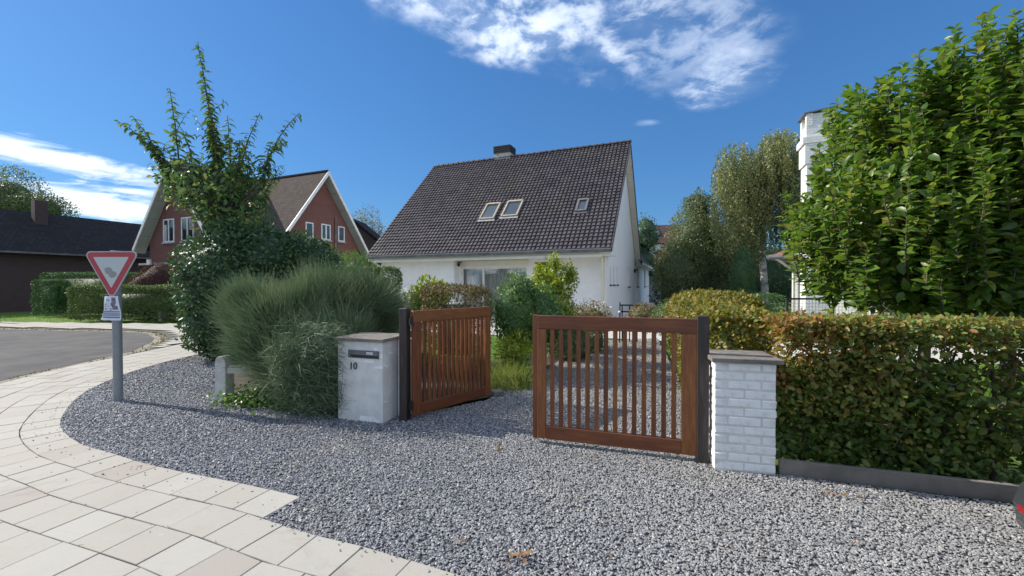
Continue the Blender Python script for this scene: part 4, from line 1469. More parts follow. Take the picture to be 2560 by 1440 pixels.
sky_px = [((1205, 551), (1238, 551), (1252, 512), (1218, 514), 'tan'), ((1258, 545), (1297, 543), (1308, 505), (1270, 508), 'tan'), ((1439, 533), (1467, 531), (1473, 502), (1446, 503), 'grey')]
skyl = []
for a_, b_, c_, d_, k_ in sky_px:
    q_ = [roofray(*p) for p in (a_, b_, c_, d_)]
    skyl.append((min(q_[0][0], q_[3][0]) * .5 + .5 * (q_[0][0] + q_[3][0]) / 2, (q_[1][0] + q_[2][0]) / 2, (q_[0][1] + q_[1][1]) / 2, (q_[2][1] + q_[3][1]) / 2, k_))
tv, tf = tile_pts(cw, rw)
tme = bpy.data.meshes.new('roof_tile'); tme.from_pydata(tv, [], tf); tme.materials.append(M['tile']); tme.update()
RX = Matrix.Rotation(ang, 4, 'X')
restt = MB()
cells = []
for c in range(NC):
    for r in range(NR):
        x = -LEN + c * cw; s_ = r * rw
        if any(sx0 - .03 < x + cw / 2 < sx1 + .03 and s0 - .02 < s_ + rw / 2 < s1 + .02 for sx0, sx1, s0, s1, k_ in skyl): continue
        p = onroof(x, s_); wp = HR + UH * p.x + VH * p.y
        cells.append((wp.y + abs(wp.x) * .2 + (p.z) * .9, x, s_))
cells.sort()
for k, (_, x, s_) in enumerate(cells):
    p = onroof(x, s_) + nv * -.02
    if k < 298:
        meshobj('roof_tile', tme, roof, p + nv * random.uniform(-.003, .003), (ang, 0, random.uniform(-.006, .006)))
    else:
        Mx = Matrix.Translation(p + nv * random.uniform(-.004, .004)) @ RX @ Matrix.Rotation(random.uniform(-.006, .006), 4, 'Z')
        restt.add([Mx @ Vector(v) for v in tv], tf)


def far_tile_mat():
    m, t, b = newmat('tile_rest')
    a_ = t.n('ShaderNodeAttribute'); a_.attribute_name = 'tint'
    co = t.n('ShaderNodeTexCoord').outputs['Object']
    n = t.noise(co, 1.6, 6, .6)
    col = t.mix(t.rng(n, .3, .7), (0.092, 0.078, 0.082, 1), (0.052, 0.046, 0.052, 1))
    n3 = t.noise(co, .8, 5, .65, .4)
    col = t.mix(t.rng(n3, .52, .72, 0, .6), col, (0.11, 0.10, 0.072, 1))
    hs = t.n('ShaderNodeHueSaturation'); t.put(hs.inputs['Value'], t.rng(a_.outputs['Fac'], 0, 1, .78, 1.22, False)); t.put(hs.inputs['Color'], col)
    t.put(b.inputs['Base Color'], hs.outputs[0]); b.inputs['Roughness'].default_value = .5
    return m


o = restt.build('roof_tiles', far_tile_mat(), roof); o['kind'] = 'stuff'
add_tint(o.data, np.repeat(rng.random(len(restt.v) // len(tv)), len(tv)))
# rear slope tiles simple ribs and ridge caps, verge tiles
rr = MB()
for c in range(NC):
    x = -LEN + c * cw
    rr.prism([onroof(x + .03 * cw, 0, 1) + Vector((0, 0, .0)), onroof(x + .03 * cw, SL, 1), onroof(x + .03 * cw, SL, 1) + Vector((0, 0, .03)), onroof(x + .03 * cw, 0, 1) + Vector((0, 0, .03))], (cw * .75, 0, 0))
o = rr.build('rear_tiles', M['tile_far'], roof); o['kind'] = 'stuff'
capm = MB(); capn = 34; cl = LEN / capn
pr = [(math.cos(a_) * .12, math.sin(a_) * .10 - .02) for a_ in [PI * k / 6 for k in range(7)]]
capm.prism([(0, y, z) for y, z in pr], (cl + .03, 0, .0))
pr2 = [(y * 1.12, z * 1.15 + .004) for y, z in pr]
capm.prism([(cl - .03, y, z) for y, z in pr2], (.07, 0, 0))
co_ = capm.build('ridge_tile', M['tile'], roof, (-LEN, RUN, RH + .02))
for k in range(1, capn - 0):
    meshobj('ridge_tile', co_.data, roof, (-LEN + k * cl, RUN + random.uniform(-.004, .004), RH + .02 + random.uniform(-.005, .005)))
vt = MB()
for k in range(NR):
    for side in (0, 1):
        for x0, x1 in ((-.012, .028), (-LEN - .03, -LEN + .012)):
            p0 = onroof(x0, k * rw - .01, side); p1 = onroof(x0, (k + 1) * rw, side)
            vt.prism([p0 + Vector((0, 0, -.12)), p1 + Vector((0, 0, -.14)), p1 + Vector((0, 0, .03)), p0 + Vector((0, 0, .065))], (x1 - x0, 0, 0))
o = vt.build('verge_tiles', M['tile_far'], roof); o['kind'] = 'stuff'
# roof windows
for x0, x1, s0, s1, k_ in skyl:
    Mx = Matrix.Translation(onroof(x0, s0)) @ RX
    w_ = x1 - x0; h_ = s1 - s0; fm_ = M['frame_tan'] if k_ == 'tan' else M['frame_grey']
    b_ = .07 if k_ == 'tan' else .085
    rf = MB(); rf.box((0, 0, 0), (b_, h_, .13)).box((w_ - b_, 0, 0), (w_, h_, .13)).box((b_, 0, 0), (w_ - b_, b_, .12)).box((b_, h_ - b_ * 1.4, 0), (w_ - b_, h_, .145))
    rf = rf.build('roof_window', fm_, house)
    rf.matrix_local = Mx
    g_ = MB().box((b_, b_, .06), (w_ - b_, h_ - b_ * 1.4, .085)).build('pane', M['glass_sky'], rf)
    for q0_, q1_ in (((-.06, -.02, .02), (-.003, h_ + .07, .05)), ((w_ + .003, -.02, .02), (w_ + .06, h_ + .07, .05)), ((-.06, h_ + .072, .03), (w_ + .06, h_ + .12, .06))): MB().box(q0_, q1_).build('side_flashing', M['deck'], rf)
    fl = MB()
    fl.box((-.05, -.13, .045), (w_ + .05, -.002, .065)); fl.build('apron_flashing', M['flashing'] if k_ == 'tan' else M['zinc'], rf)
# chimney
cx0, cx1 = hx(1243, RUN + .35), hx(1284, RUN + .35)
cz = hz(367, (cx0 + cx1) / 2, RUN + .1)
ch = MB().box((cx0 + .04, RUN - .1, RH - .6), (cx1 - .04, RUN + .62, RH + .28)).build('chimney', M['concrete'], house)
nb = 4; z = RH + .282; hh = (cz - z) / nb
for k in range(nb):
    MB().box((cx0 + .0, RUN - .16, z + k * hh), (cx1, RUN + .68, z + (k + .72) * hh)).build('cowl_slat', M['black'] if k % 2 else M['deck'], ch)
MB().box((cx0 + .08, RUN - .05, z), (cx1 - .08, RUN + .58, cz - .03)).build('cowl_core', M['black'], ch)

# rear annex with its windows, dark roof, porch
YE = hy(1626, GX)
AR = 3.2
holes2 = []
for px, hw in ((1594, .55), (1612, .6)):
    yc = hy(px, GX); holes2.append((yc - hw, yc + hw, hz(716, GX, yc), hz(668, GX, yc)))
am = MB(); ys = sorted({YB + .002, YE} | {h[0] for h in holes2} | {h[1] for h in holes2})
for a_, b_ in zip(ys, ys[1:]):
    hs = [h for h in holes2 if h[0] <= a_ + 1e-6 and h[1] >= b_ - 1e-6]
    if hs:
        am.box((GX - .3, a_, -.1), (GX, b_, hs[0][2])).box((GX - .3, a_, hs[0][3]), (GX, b_, EH - .15))
    else: am.box((GX - .3, a_, -.1), (GX, b_, EH - .15))
am.box((GX - 2 * AR, YE - .3, -.1), (GX - .301, YE, EH - .15))
am.build('annex_wall', M['plain_white'], house)
for h in holes2: side_window(h[0], h[1], h[2], h[3], house)
ar = MB()
sl_ = 1.12
y0_, y1_ = 2 * RUN - .3, YE + .5
ar.prism([(.10, y0_, EH - .10), (-AR, y0_, EH - .1 + (AR + .1) * sl_), (-AR, y0_, EH + .04 + (AR + .1) * sl_), (.10, y0_, EH + .04)], (0, y1_ - y0_, 0))
ar.prism([(-2 * AR - .1, y0_, EH - .10), (-AR, y0_, EH - .1 + (AR + .1) * sl_), (-AR, y0_, EH + .04 + (AR + .1) * sl_), (-2 * AR - .1, y0_, EH + .04)], (0, y1_ - y0_, 0))
o = ar.build('annex_roof', M['deck'], house)
MB().box((.10, y0_, EH - .14), (.18, y1_, EH + .0)).build('annex_gutter', M['trim'], house)
MB().box((GX + .002, y0_, EH - .16), (.10, y1_, EH - .13)).build('annex_soffit', M['cream'], house)
# porch: ribbed panel facing the garden, sloping canopy
py_ = YE - 1.2; pxr = hx(1655, py_)
pz = hz(690, .5, py_)
mb = MB()
nn_ = 9
for k in range(nn_):
    xa = GX + .01 + (pxr - GX) * k / nn_; xb = GX + .01 + (pxr - GX) * (k + .85) / nn_
    mb.box((xa, py_, 0), (xb, py_ + .05, pz))
M['panel'] = mat('panel', (0.34, 0.38, 0.37), (0.27, 0.31, 0.31), 3, .6)
mb.box((GX, py_ + .05, 0), (pxr, py_ + .08, pz)); mb.build('porch_panel', M['panel'], house)
MB().box((pxr, py_ - .03, 0), (pxr + .07, py_ + .1, pz)).build('porch_post', M['trim'], house)
mb = MB(); mb.prism([(GX, py_ - .25, pz + .42), (pxr + .65, py_ - .25, pz - .02), (pxr + .65, py_ - .25, pz + .05), (GX, py_ - .25, pz + .50)], (0, 1.8, 0)); mb.build('porch_canopy', M['trim'], house)
MB().tube([(pxr + .6, py_ - .1, 0), (pxr + .6, py_ - .1, pz)], .03, 6).build('porch_post', M['frame_grey'], house)
for py__ in (hy(1590, GX) - 1.2, hy(1622, GX)):
    MB().box((GX + .002, py__ - .08, EH - .62), (GX + .12, py__ + .08, EH - .40)).box((GX + .12, py__ - .04, EH - .5), (GX + .22, py__ + .04, EH - .42)).build('wall_lamp', M['black'], house)

# =================================================================== LEFT: RED BRICK CROSS-GABLE HOUSE
def uvroof(name, quad, m, parent, thick=.12):
    """a roof slope: quad listed eave-left, eave-right, ridge-right, ridge-left, with metric UVs"""
    q_ = [Vector(p) for p in quad]
    n_ = (q_[1] - q_[0]).cross(q_[3] - q_[0]).normalized()
    me = bpy.data.meshes.new(name)
    vs = q_ + [p - n_ * thick for p in q_]
    k = len(q_)
    fs = [tuple(range(k)), tuple(range(2 * k - 1, k - 1, -1))] + [((i + 1) % k, i, k + i, k + (i + 1) % k) for i in range(k)]
    me.from_pydata([tuple(v) for v in vs], [], fs)
    ux = (q_[1] - q_[0]).normalized(); uy = n_.cross(ux)
    uvl = me.uv_layers.new(name='UVMap')
    for p in me.polygons:
        for li in p.loop_indices:
            v = Vector(me.vertices[me.loops[li].vertex_index].co) - q_[0]
            uvl.data[li].uv = (v.dot(ux), v.dot(uy))
    me.materials.append(m); me.update()
    return meshobj(name, me, parent)


def lwin(parent, x0, x1, z0, z1, plane, axis='x', panes=2, fm='frame_white', out=-1, curtain=False, gl='glass'):
    """window in a wall: axis 'x' = wall along local x at y=plane facing -y; 'y' = wall along local y at x=plane facing +x"""
    def B(mb, a0, a1, b0, b1, d0, d1):
        if axis == 'x': mb.box((a0, plane + min(-d0, -d1), b0), (a1, plane + max(-d0, -d1), b1))
        else: mb.box((plane + min(d0, d1), a0, b0), (plane + max(d0, d1), a1, b1))
    f = MB(); t_ = .07
    B(f, x0, x0 + t_, z0, z1, .002, .05); B(f, x1 - t_, x1, z0, z1, .002, .05)
    B(f, x0 + t_, x1 - t_, z1 - t_, z1, .002, .05); B(f, x0 + t_, x1 - t_, z0, z0 + t_, .002, .05)
    if panes == 2:
        xm = (x0 + x1) / 2; B(f, xm - .045, xm + .045, z0 + t_, z1 - t_, .002, .052)
    w = f.build('window', M[fm], parent)
    g = MB(); B(g, x0 + t_, x1 - t_, z0 + t_, z1 - t_, .003, .02); g.build('pane', M[gl], w)
    s_ = MB(); B(s_, x0 - .06, x1 + .06, z0 - .08, z0 - .002, .002, .10); s_.build('sill', M['flashing'], w)
    if curtain:
        c = MB(); B(c, x0 + t_ + .02, x0 + t_ + .22, z0 + t_ + .01, z1 - t_ - .25, .021, .026); c.build('curtain', M['curtain'], w)
    return w


RZ2 = 6.9
PA = Vector(((425 - 1280) / F * RZ2 * F / 315, RZ2 * F / 315, 0))
RH2 = CH + RZ2; HWD = 3.55; EH2 = 3.65
red = thing('red_brick_house', 'red brick house with two steep gables and white verge boards, behind the tall pruned tree', 'house', PA, AH)
sl2 = (RH2 - EH2) / HWD
JV = 5.34; BW = JV; BX = 5.95
# wing A walls (gable faces the road at y = .6), wing B gable faces +x at x = BX-.6
wa = MB()
hw = HWD - .45
def ga_prism(mb, y0, dy): mb.prism([(-hw, y0, -.1), (hw, y0, -.1), (hw, y0, RH2 - .14 - hw * sl2), (0, y0, RH2 - .14), (-hw, y0, RH2 - .14 - hw * sl2)], (0, dy, 0))
ga_prism(wa, .6, .3)
wa.box((-hw, .9, -.1), (-hw + .3, 8.3, RH2 - .2 - hw * sl2)); wa.box((hw - .3, .9, -.1), (hw, BW - hw, RH2 - .2 - hw * sl2))
wa.build('front_gable_wall', M['red_brick'], red)
wb = MB()
xB = BX - .6
wb.prism([(xB, BW - hw, -.1), (xB, BW + hw, -.1), (xB, BW + hw, RH2 - .14 - hw * sl2), (xB, BW, RH2 - .14), (xB, BW - hw, RH2 - .14 - hw * sl2)], (-.3, 0, 0))
wb.box((hw + .0, BW - hw, -.1), (xB - .3, BW - hw + .3, RH2 - .2 - hw * sl2)); wb.box((hw, BW + hw - .3, -.1), (xB - .3, BW + hw, RH2 - .2 - hw * sl2))
wb.build('side_gable_wall', M['red_brick'], red)
# roof slopes
E_ = EH2 ; R_ = RH2
uvroof('roof', [(-HWD, 8.5, E_), (-HWD, 0, E_), (0, 0, R_), (0, 8.5, R_)], M['roof_dark'], red)
uvroof('roof', [(HWD, 0, E_), (HWD, BW - HWD, E_), (0, BW, R_), (0, 0, R_)], M['roof_brown'], red)
uvroof('roof', [(HWD, BW - HWD, E_), (BX, BW - HWD, E_), (BX, BW, R_), (0, BW, R_)], M['roof_brown'], red)
uvroof('roof', [(BX, BW + HWD, E_), (0, BW + HWD, E_), (0, BW, R_), (BX, BW, R_)], M['roof_dark'], red)
rc = MB()
for k in range(24):
    rc.box((k * BX / 24, BW - .1, R_ - .05), ((k + .9) * BX / 24, BW + .1, R_ + .05))
o = rc.build('ridge_tiles', M['roof_brown'], red); o['kind'] = 'stuff'


def verge(mb, p, q_, wdir, w, h):
    p = Vector(p); q_ = Vector(q_)
    mb.prism([p, q_, q_ + Vector((0, 0, h)), p + Vector((0, 0, h))], Vector(wdir) * w)


for sgn in (-1, 1):
    mb = MB(); verge(mb, (sgn * (HWD + .02), -.03, E_ - .30), (0, -.03, R_ - .26), (0, 1, 0), .05, .28); mb.build('verge_board', M['frame_white'], red)
    mb = MB(); verge(mb, (BX - .02, BW + sgn * (HWD + .02), E_ - .30), (BX - .02, BW, R_ - .26), (1, 0, 0), .05, .28); mb.build('verge_board', M['frame_white'], red)
    # soffits in panels under the verge overhang
    for k in range(5):
        a_, b_ = k / 5, (k + .97) / 5
        sf = MB()
        pa = Vector((sgn * HWD * (1 - a_), .02, E_ + (R_ - E_) * a_ - .25)); pb = Vector((sgn * HWD * (1 - b_), .02, E_ + (R_ - E_) * b_ - .25))
        sf.prism([pa, pb, pb + Vector((0, 0, .02)), pa + Vector((0, 0, .02))], (0, .57, 0)); sf.build('soffit_panel', M['soffit_grey'], red)
        sf = MB()
        pa = Vector((BX - .03, BW + sgn * HWD * (1 - a_), E_ + (R_ - E_) * a_ - .25)); pb = Vector((BX - .03, BW + sgn * HWD * (1 - b_), E_ + (R_ - E_) * b_ - .25))
        sf.prism([pa, pb, pb + Vector((0, 0, .02)), pa + Vector((0, 0, .02))], (-.56, 0, 0)); sf.build('soffit_panel', M['soffit_grey'], red)


def lx2(px, y):
    k = (px - 1280) / F; b = PA + VH * y
    return (k * b.y - b.x) / (UH.x - k * UH.y)
def ly2(px, x):
    k = (px - 1280) / F; b = PA + UH * x
    return (k * b.y - b.x) / (VH.x - k * VH.y)
def lz2(py, x, y):
    p = PA + UH * x + VH * y
    return CH + (HY - py) / F * p.y


for a_, b_, zt, zb, cu_ in ((411, 438, 548, 606, True), (456, 487, 543, 603, False)):
    x0, x1 = lx2(a_, .6), lx2(b_, .6); xm = (x0 + x1) / 2
    lwin(red, x0, x1, lz2(zb, xm, .6), lz2(zt, xm, .6), .6, 'x', 2, curtain=cu_)
for a_, b_, zt, zb, pn in ((763.5, 783, 556, 595, 1), (803, 826, 561, 600, 2), (845, 861, 566.6, 604, 1)):
    y0, y1 = ly2(a_, xB), ly2(b_, xB); ym = (y0 + y1) / 2
    lwin(red, y0, y1, lz2(zb, xB, ym), lz2(zt, xB, ym), xB, 'y', pn, gl='glass_sky')
yp = ly2(838, xB)
MB().tube([(xB + .06, yp, 0), (xB + .06, yp, lz2(544, xB, yp))], .05, 8).build('downpipe', M['zinc'], red)
# hint of ground floor window ledges on the front gable
x0 = lx2(400, .6); 
MB().box((lx2(352, .6), .5, lz2(662, -2, .6)), (lx2(432, .6), .598, lz2(657, -2, .6))).build('window_ledge', M['flashing'], red)
MB().box((lx2(376, .6), .42, lz2(662, -2, .6)), (lx2(384, .6), .5, lz2(648, -2, .6))).build('vent_pipe', M['frame_white'], red)

# small dark roofed shed right of it
gs = at(883, 545, 33); ge = at(941, 592, 31)
sh = thing('outbuilding', 'dark roofed low building seen between the red brick house and the white house', 'building', (gs.x - .1, gs.y, 0), 0)
zo_ = gs.z
uvroof('roof', [(3.4, 0, zo_ - 2.75), (3.4, 3, zo_ - 2.75), (0, 3, zo_), (0, 0, zo_)], M['roof_dark'], sh)
uvroof('roof', [(-3.4, 3, zo_ - 2.75), (-3.4, 0, zo_ - 2.75), (0, 0, zo_), (0, 3, zo_)], M['roof_dark'], sh)
MB().prism([(-3, .3, -.1), (3, .3, -.1), (3, .3, zo_ - 2.7), (0, .3, zo_ - .25), (-3, .3, zo_ - 2.7)], (0, 2.5, 0)).build('wall', M['brown_brick'], sh)

# far left long low building
Z0 = 24.0
FB = Vector(((0 - 1280) / F * Z0, Z0, 0))
fb = thing('long_brick_building', 'long dark brick building with a low eave and a small chimney at the far left', 'building', FB, AH)
MB().box((-6.4, -14, -.1), (-.45, 15, 3.5)).build('wall', M['brown_brick'], fb)
zr = CH + 195 / F * 25.3
uvroof('roof', [(0, -14.5, 3.6), (0, 15.5, 3.6), (-3.4, 15.5, zr), (-3.4, -14.5, zr)], M['roof_dark'], fb)
uvroof('roof', [(-6.8, 15.5, 3.6), (-6.8, -14.5, 3.6), (-3.4, -14.5, zr), (-3.4, 15.5, zr)], M['roof_dark'], fb)
MB().box((.0, -14.5, 3.45), (.12, 15.5, 3.57)).build('gutter', M['zinc'], fb)
cp = at(101, 522, 26.3)
cxx, cyy = -2.6, 2.5
MB().box((cxx - .26, cyy - .3, zr - 1.6), (cxx + .26, cyy + .3, CH + (HY - 503) / F * 27.3)).build('chimney', M['brown_brick'], fb)
# white edging rail on the lawn
we = MB(); we.bar(G(0, 777) + Vector((-8, 1.2, .10)), G(165, 772) + Vector((0, 0, .10)), .12, .07); o = we.build('edging_rail', M['frame_white'])
tag(o, 'thin white rail along the back of the lawn in front of the long brick building', 'rail')
p0 = G(3, 806); 
o = MB().box((-.09, -.09, 0), (.09, .09, 1.0)).build('timber_post', M['wood_dark'], None, p0 - Vector((.25, 0, 0)), bevel=.01); tag(o, 'short dark timber post at the left edge of the lawn', 'post')
# utility box in front of the hedge
ub = G(420, 801)
ubx = thing('utility_box', 'small pale twin utility cabinet at the foot of the clipped hedge', 'utility box', ub - Vector((0, .25, 0)), -.05)
MB().box((-.16, -.1, 0), (-.005, .1, .40)).build('cabinet', M['concrete'], ubx, bevel=.01)
MB().box((.005, -.1, 0), (.16, .1, .40)).build('cabinet', M['coping'], ubx, bevel=.01)

# =================================================================== RIGHT: WHITE HOUSE WITH TALL CHIMNEY
wh = thing('white_villa', 'white villa with a tall square chimney and red tiled roof, behind the big leafy tree', 'house', (at(1985, 640, 13.6).x, 13.6, 0), AH - .38)
def vz(py, d): return CH + (HY - py) / F * d
M['villa_white'] = brickmat('villa_white', (0.82, 0.81, 0.77), (0.78, 0.77, 0.74), (0.62, 0.61, 0.58), .21, .075, 'both', .6, .3, .008)
MB().box((-.1, .3, -.1), (7.5, 8, vz(655, 13.6))).build('wall', M['villa_white'], wh)
uvroof('roof', [(-.60, -.2, vz(636, 13.45)), (7.6, -.2, vz(636, 13.45)), (7.6, 2.6, vz(575, 14.6)), (.5, 2.6, vz(575, 14.6))], M['roof_red'], wh)
uvroof('roof', [(-.60, 8.4, vz(636, 13.45)), (-.60, -.2, vz(636, 13.45)), (.5, 2.6, vz(575, 14.6)), (.6, 5, vz(575, 14.6))], M['roof_red'], wh)
mb = MB(); mb.tube([(-.65, -.3, vz(641, 13.45)), (7.6, -.3, vz(641, 13.45))], .085, 10); mb.tube([(-.65, -.3, vz(641, 13.45)), (-.65, 8.4, vz(641, 13.45))], .085, 10); mb.build('gutter', M['zinc'], wh)
mb = MB(); mb.tube([(-.45, -.25, vz(645, 13.45)), (-.2, .1, vz(665, 13.45)), (-.05, .2, vz(675, 13.45)), (-.05, .2, 0)], .045, 8); mb.build('downpipe', M['trim'], wh)
MB().box((.35, .25, .2), (1.6, .299, 2.3)).build('window_frame', M['frame_white'], wh)
MB().box((3.5, .26, 0.1), (4.2, .298, 2.2)).build('door', M['frame_grey'], wh)
# chimney: flared head with openings under a thin dark slab
ct = at(2042, 285, 12.5)
cl_ = Matrix.Rotation(-(AH - .38), 4, 'Z') @ (Vector((ct.x, 12.5, 0)) - wh.location); qx, qy = 0.0, 0.0
zt = vz(292, 12.5)
w0, w1 = .37, .40
chm = MB()
chm.box((qx - w0 + .02, qy - .33, -.0), (qx + w0, qy + .33, vz(415, 12.5)))
chm.box((qx - w0 - .03, qy - .36, vz(415, 12.5)), (qx + w0 + .03, qy + .36, vz(365, 12.5)))
chm.box((qx - w1 - .06, qy - .39, vz(365, 12.5)), (qx + w1 + .06, qy + .39, vz(350, 12.5)))
chm.box((qx - w0 - .0, qy - .34, vz(350, 12.5)), (qx + w0 + .0, qy + .34, vz(322, 12.5)))
for sx in (-1, 1):
    for sy in (-1, 1):
        chm.box((qx + sx * (w0 - .08) - .08, qy + sy * .27 - .08, vz(322, 12.5)), (qx + sx * (w0 - .08) + .08, qy + sy * .27 + .08, zt))
chm.box((qx - .24, qy - .30, vz(322, 12.5)), (qx + .24, qy + .2, zt))
chim = chm.build('chimney', M['villa_white'], wh, (cl_.x, cl_.y, 0), (0, 0, .38))
mb = MB(); mb.prism([(qx - .45, qy - .4, zt - .01), (qx + .45, qy - .4, zt + .09), (qx + .45, qy - .4, zt + .12), (qx - .45, qy - .4, zt + .02)], (0, .8, 0)); mb.build('cap_slab', M['zinc'], chim)

# wire mesh fence on the lawn in front of it
mf = thing('mesh_fence', 'black wire mesh fence with a top rail in front of the white villa', 'fence', at(1965, 747, 11.2) * 1 - Vector((0, 0, at(1965, 747, 11.2).z)), 0)
fz = vz(747, 11.2); fl = at(2090, 747, 11.2).x - at(1965, 747, 11.2).x + 1.2
MB().bar((0, 0, fz), (fl, 0, fz), .05, .05).build('top_rail', M['black'], mf)
for x in (0.03, fl * .5, fl): MB().box((x - .025, -.025, 0), (x + .025, .025, fz)).build('post', M['black'], mf)
mb = MB()
for k in range(int(fl / .09)): mb.bar((k * .09, 0, .05), (k * .09, 0, fz), .006, .006)
for k in range(12): mb.bar((0, 0, .08 + k * .09), (fl, 0, .08 + k * .09), .006, .006)
mb.build('wire_mesh', M['frame_grey'], mf)

# =================================================================== BACKGROUND HOUSE
bh = at(1655, 560, 44)
bgh = thing('background_house', 'distant white house with brown tiled roof seen past the rear of the white house', 'house', (bh.x, 44, 0), -.12)
z_e = CH + (HY - 608) / F * 44; z_r = CH + (HY - 560) / F * 46
MB().box((-1.4, 0, -.1), (7, 6, z_e - .05)).build('wall', M['plain_white'], bgh)
uvroof('roof', [(-1.7, -.3, z_e), (7.3, -.3, z_e), (7.3, 3, z_r), (-1.7, 3, z_r)], M['roof_purple'], bgh)
lwin(bgh, -.0, .95, z_e - 1.15, z_e - .15, 0.0, 'x', 1, gl='glass_sky', fm='frame_grey')
k0 = (z_r - z_e) / 3.3
MB().prism([(-1.45, .9, z_e + 1.25 * k0 + .02), (.0, .9, z_e + 1.25 * k0 + .02), (.0, 1.9, z_e + 2.25 * k0 + .02), (-1.45, 1.9, z_e + 2.25 * k0 + .02)], (0, -.05, .08)).build('roof_window', M['glass_sky'], bgh)

# =================================================================== VEGETATION
def shrub(name, label, cat, blobs, n, size, lm, **kw):
    cx = sum(b[0] for b in blobs) / len(blobs); cy = sum(b[1] for b in blobs) / len(blobs)
    t = thing(name, label, cat, (cx, cy, 0))
    fo = Foliage()
    blob_leaves(fo, [(b[0] - cx, b[1] - cy, *b[2:]) for b in blobs], n, size, **kw)
    fo.build('foliage', L[lm], t)
    return t


def blob(px, py, d, rx, rz, ry=None):
    """ellipsoid whose middle is seen at a pixel at depth d, radii in photo pixels across / up"""
    c = at(px, py, d); k = d / F
    return (c.x, c.y, c.z, rx * k, (ry if ry is not None else rx * k), rz * k)


# --- dense dark shrub on the left
t = shrub('dark_shrub', 'dense dark glossy evergreen shrub under the tall pruned tree', 'shrub',
      [blob(560, 700, 8.9, 100, 135, .9), blob(545, 810, 8.7, 65, 95, .7), blob(665, 650, 9.4, 105, 85, .9), blob(760, 660, 9.8, 85, 75, .8), blob(640, 780, 9.2, 110, 110, .9), blob(760, 760, 9.6, 90, 90, .8)],
      30000, .075, 'dark', up=.3, depth=.14, rough=.15, core=.74, form=HEX_FORM, aspect=.62)
tr = MB()
for k in range(4): tr.tube([(-.4 + .25 * k, -.3, 0), (-.3 + .2 * k, -.2, .6), (-.5 + .35 * k, 0, 1.4)], [.03, .025, .015], 6)
tr.build('stem', M['bark'], t)

# --- tall pruned tree with upright shoots
TB = Vector((at(560, 700, 9.3).x, 9.3, 0))
chy = thing('pruned_tree', 'tall pruned tree with long upright leafy shoots rising above the dark shrub', 'tree', TB)
tm = MB(); fo = Foliage()
def rel(px, py, d): return at(px, py, d) - TB
head = rel(560, 520, 9.3)
tm.tube(curve_pts((0, 0, 0), head, (.08, 0, 0), 6, .02), [.10, .09, .085, .08, .075, .07, .06], 8)
tips = [(499, 108, 540, 430), (428, 222, 450, 420), (297, 304, 430, 455), (334, 291, 420, 430), (571, 291, 580, 440), (652, 284, 600, 440), (751, 284, 655, 455), (678, 358, 660, 470),
        (460, 330, 500, 460), (530, 270, 545, 430), (600, 350, 600, 450), (625, 380, 620, 480), (480, 380, 490, 470), (420, 400, 470, 500), (700, 420, 650, 520), (545, 360, 550, 480), (395, 440, 470, 520), (360, 350, 440, 470), (512, 210, 545, 420)]
for i, (tx, ty, bx, by) in enumerate(tips):
    d = 9.3 + random.uniform(-.4, .4)
    b_ = rel(bx, by, d); tp = rel(tx, ty, d + random.uniform(-.2, .2))
    L_ = (tp - b_).length
    bow = Vector((-(tp.x - b_.x) * .10, 0, .06 * L_ * (1 if abs(tp.x - b_.x) > .8 else 0)))
    pts = curve_pts(b_, tp, bow, 9, .01)
    tm.tube([head + Vector((0, 0, -.3)), (head + b_) / 2 + Vector((0, 0, -.1)), b_], [.04, .028, .018], 5)
    tm.tube(pts, [.017 - .0013 * k for k in range(10)], 4)
    shoot_leaves(fo, pts, int(21 * L_) + 6, .19, .42, BIG_FORM, .8, 1.0, .0)
    shoot_leaves(fo, pts, int(7 * L_) + 3, .15, .45, BIG_FORM, .9, 1.0, .0)
    # short side shoots on the lower half
    for k in range(int(2 + 1.2 * L_)):
        q_ = pts[random.randint(0, 4)]; e = q_ + Vector((random.uniform(-.4, .4), random.uniform(-.4, .4), random.uniform(.15, .55)))
        sp_ = curve_pts(q_, e, (0, 0, .03), 5)
        tm.tube(sp_, [.009, .008, .007, .006, .005, .004], 3)
        shoot_leaves(fo, sp_, 9, .14, .45, BIG_FORM, .5, 1.0, .1)
def tb(px, py, rx, rz, ry=.7):
    c = rel(px, py, 9.3); k = 9.3 / F
    return (c.x, c.y, c.z, rx * k, ry, rz * k)
blob_leaves(fo, [tb(545, 470, 125, 85, .85), tb(590, 545, 95, 65, .7)], 1250, .135, .45, up=.1, depth=.42, rough=.2, form=BIG_FORM, droop=.5, core=.0)
blob_leaves(fo, [tb(560, 490, 90, 80, .65)], 750, .13, .45, up=.0, depth=.5, rough=.2, form=BIG_FORM, droop=.5, core=.0)
for k in range(26):
    a_ = random.uniform(0, 6.28); e = head + Vector((math.cos(a_) * random.uniform(.3, 1.0), math.sin(a_) * .6, random.uniform(-.3, .8)))
    tm.tube(curve_pts(head + Vector((0, 0, -.3)), e, (0, 0, .1), 4, .02), [.022, .017, .013, .01, .006], 4)
tm.build('trunk', M['bark'], chy); fo.build('crown', L['cherry'], chy)

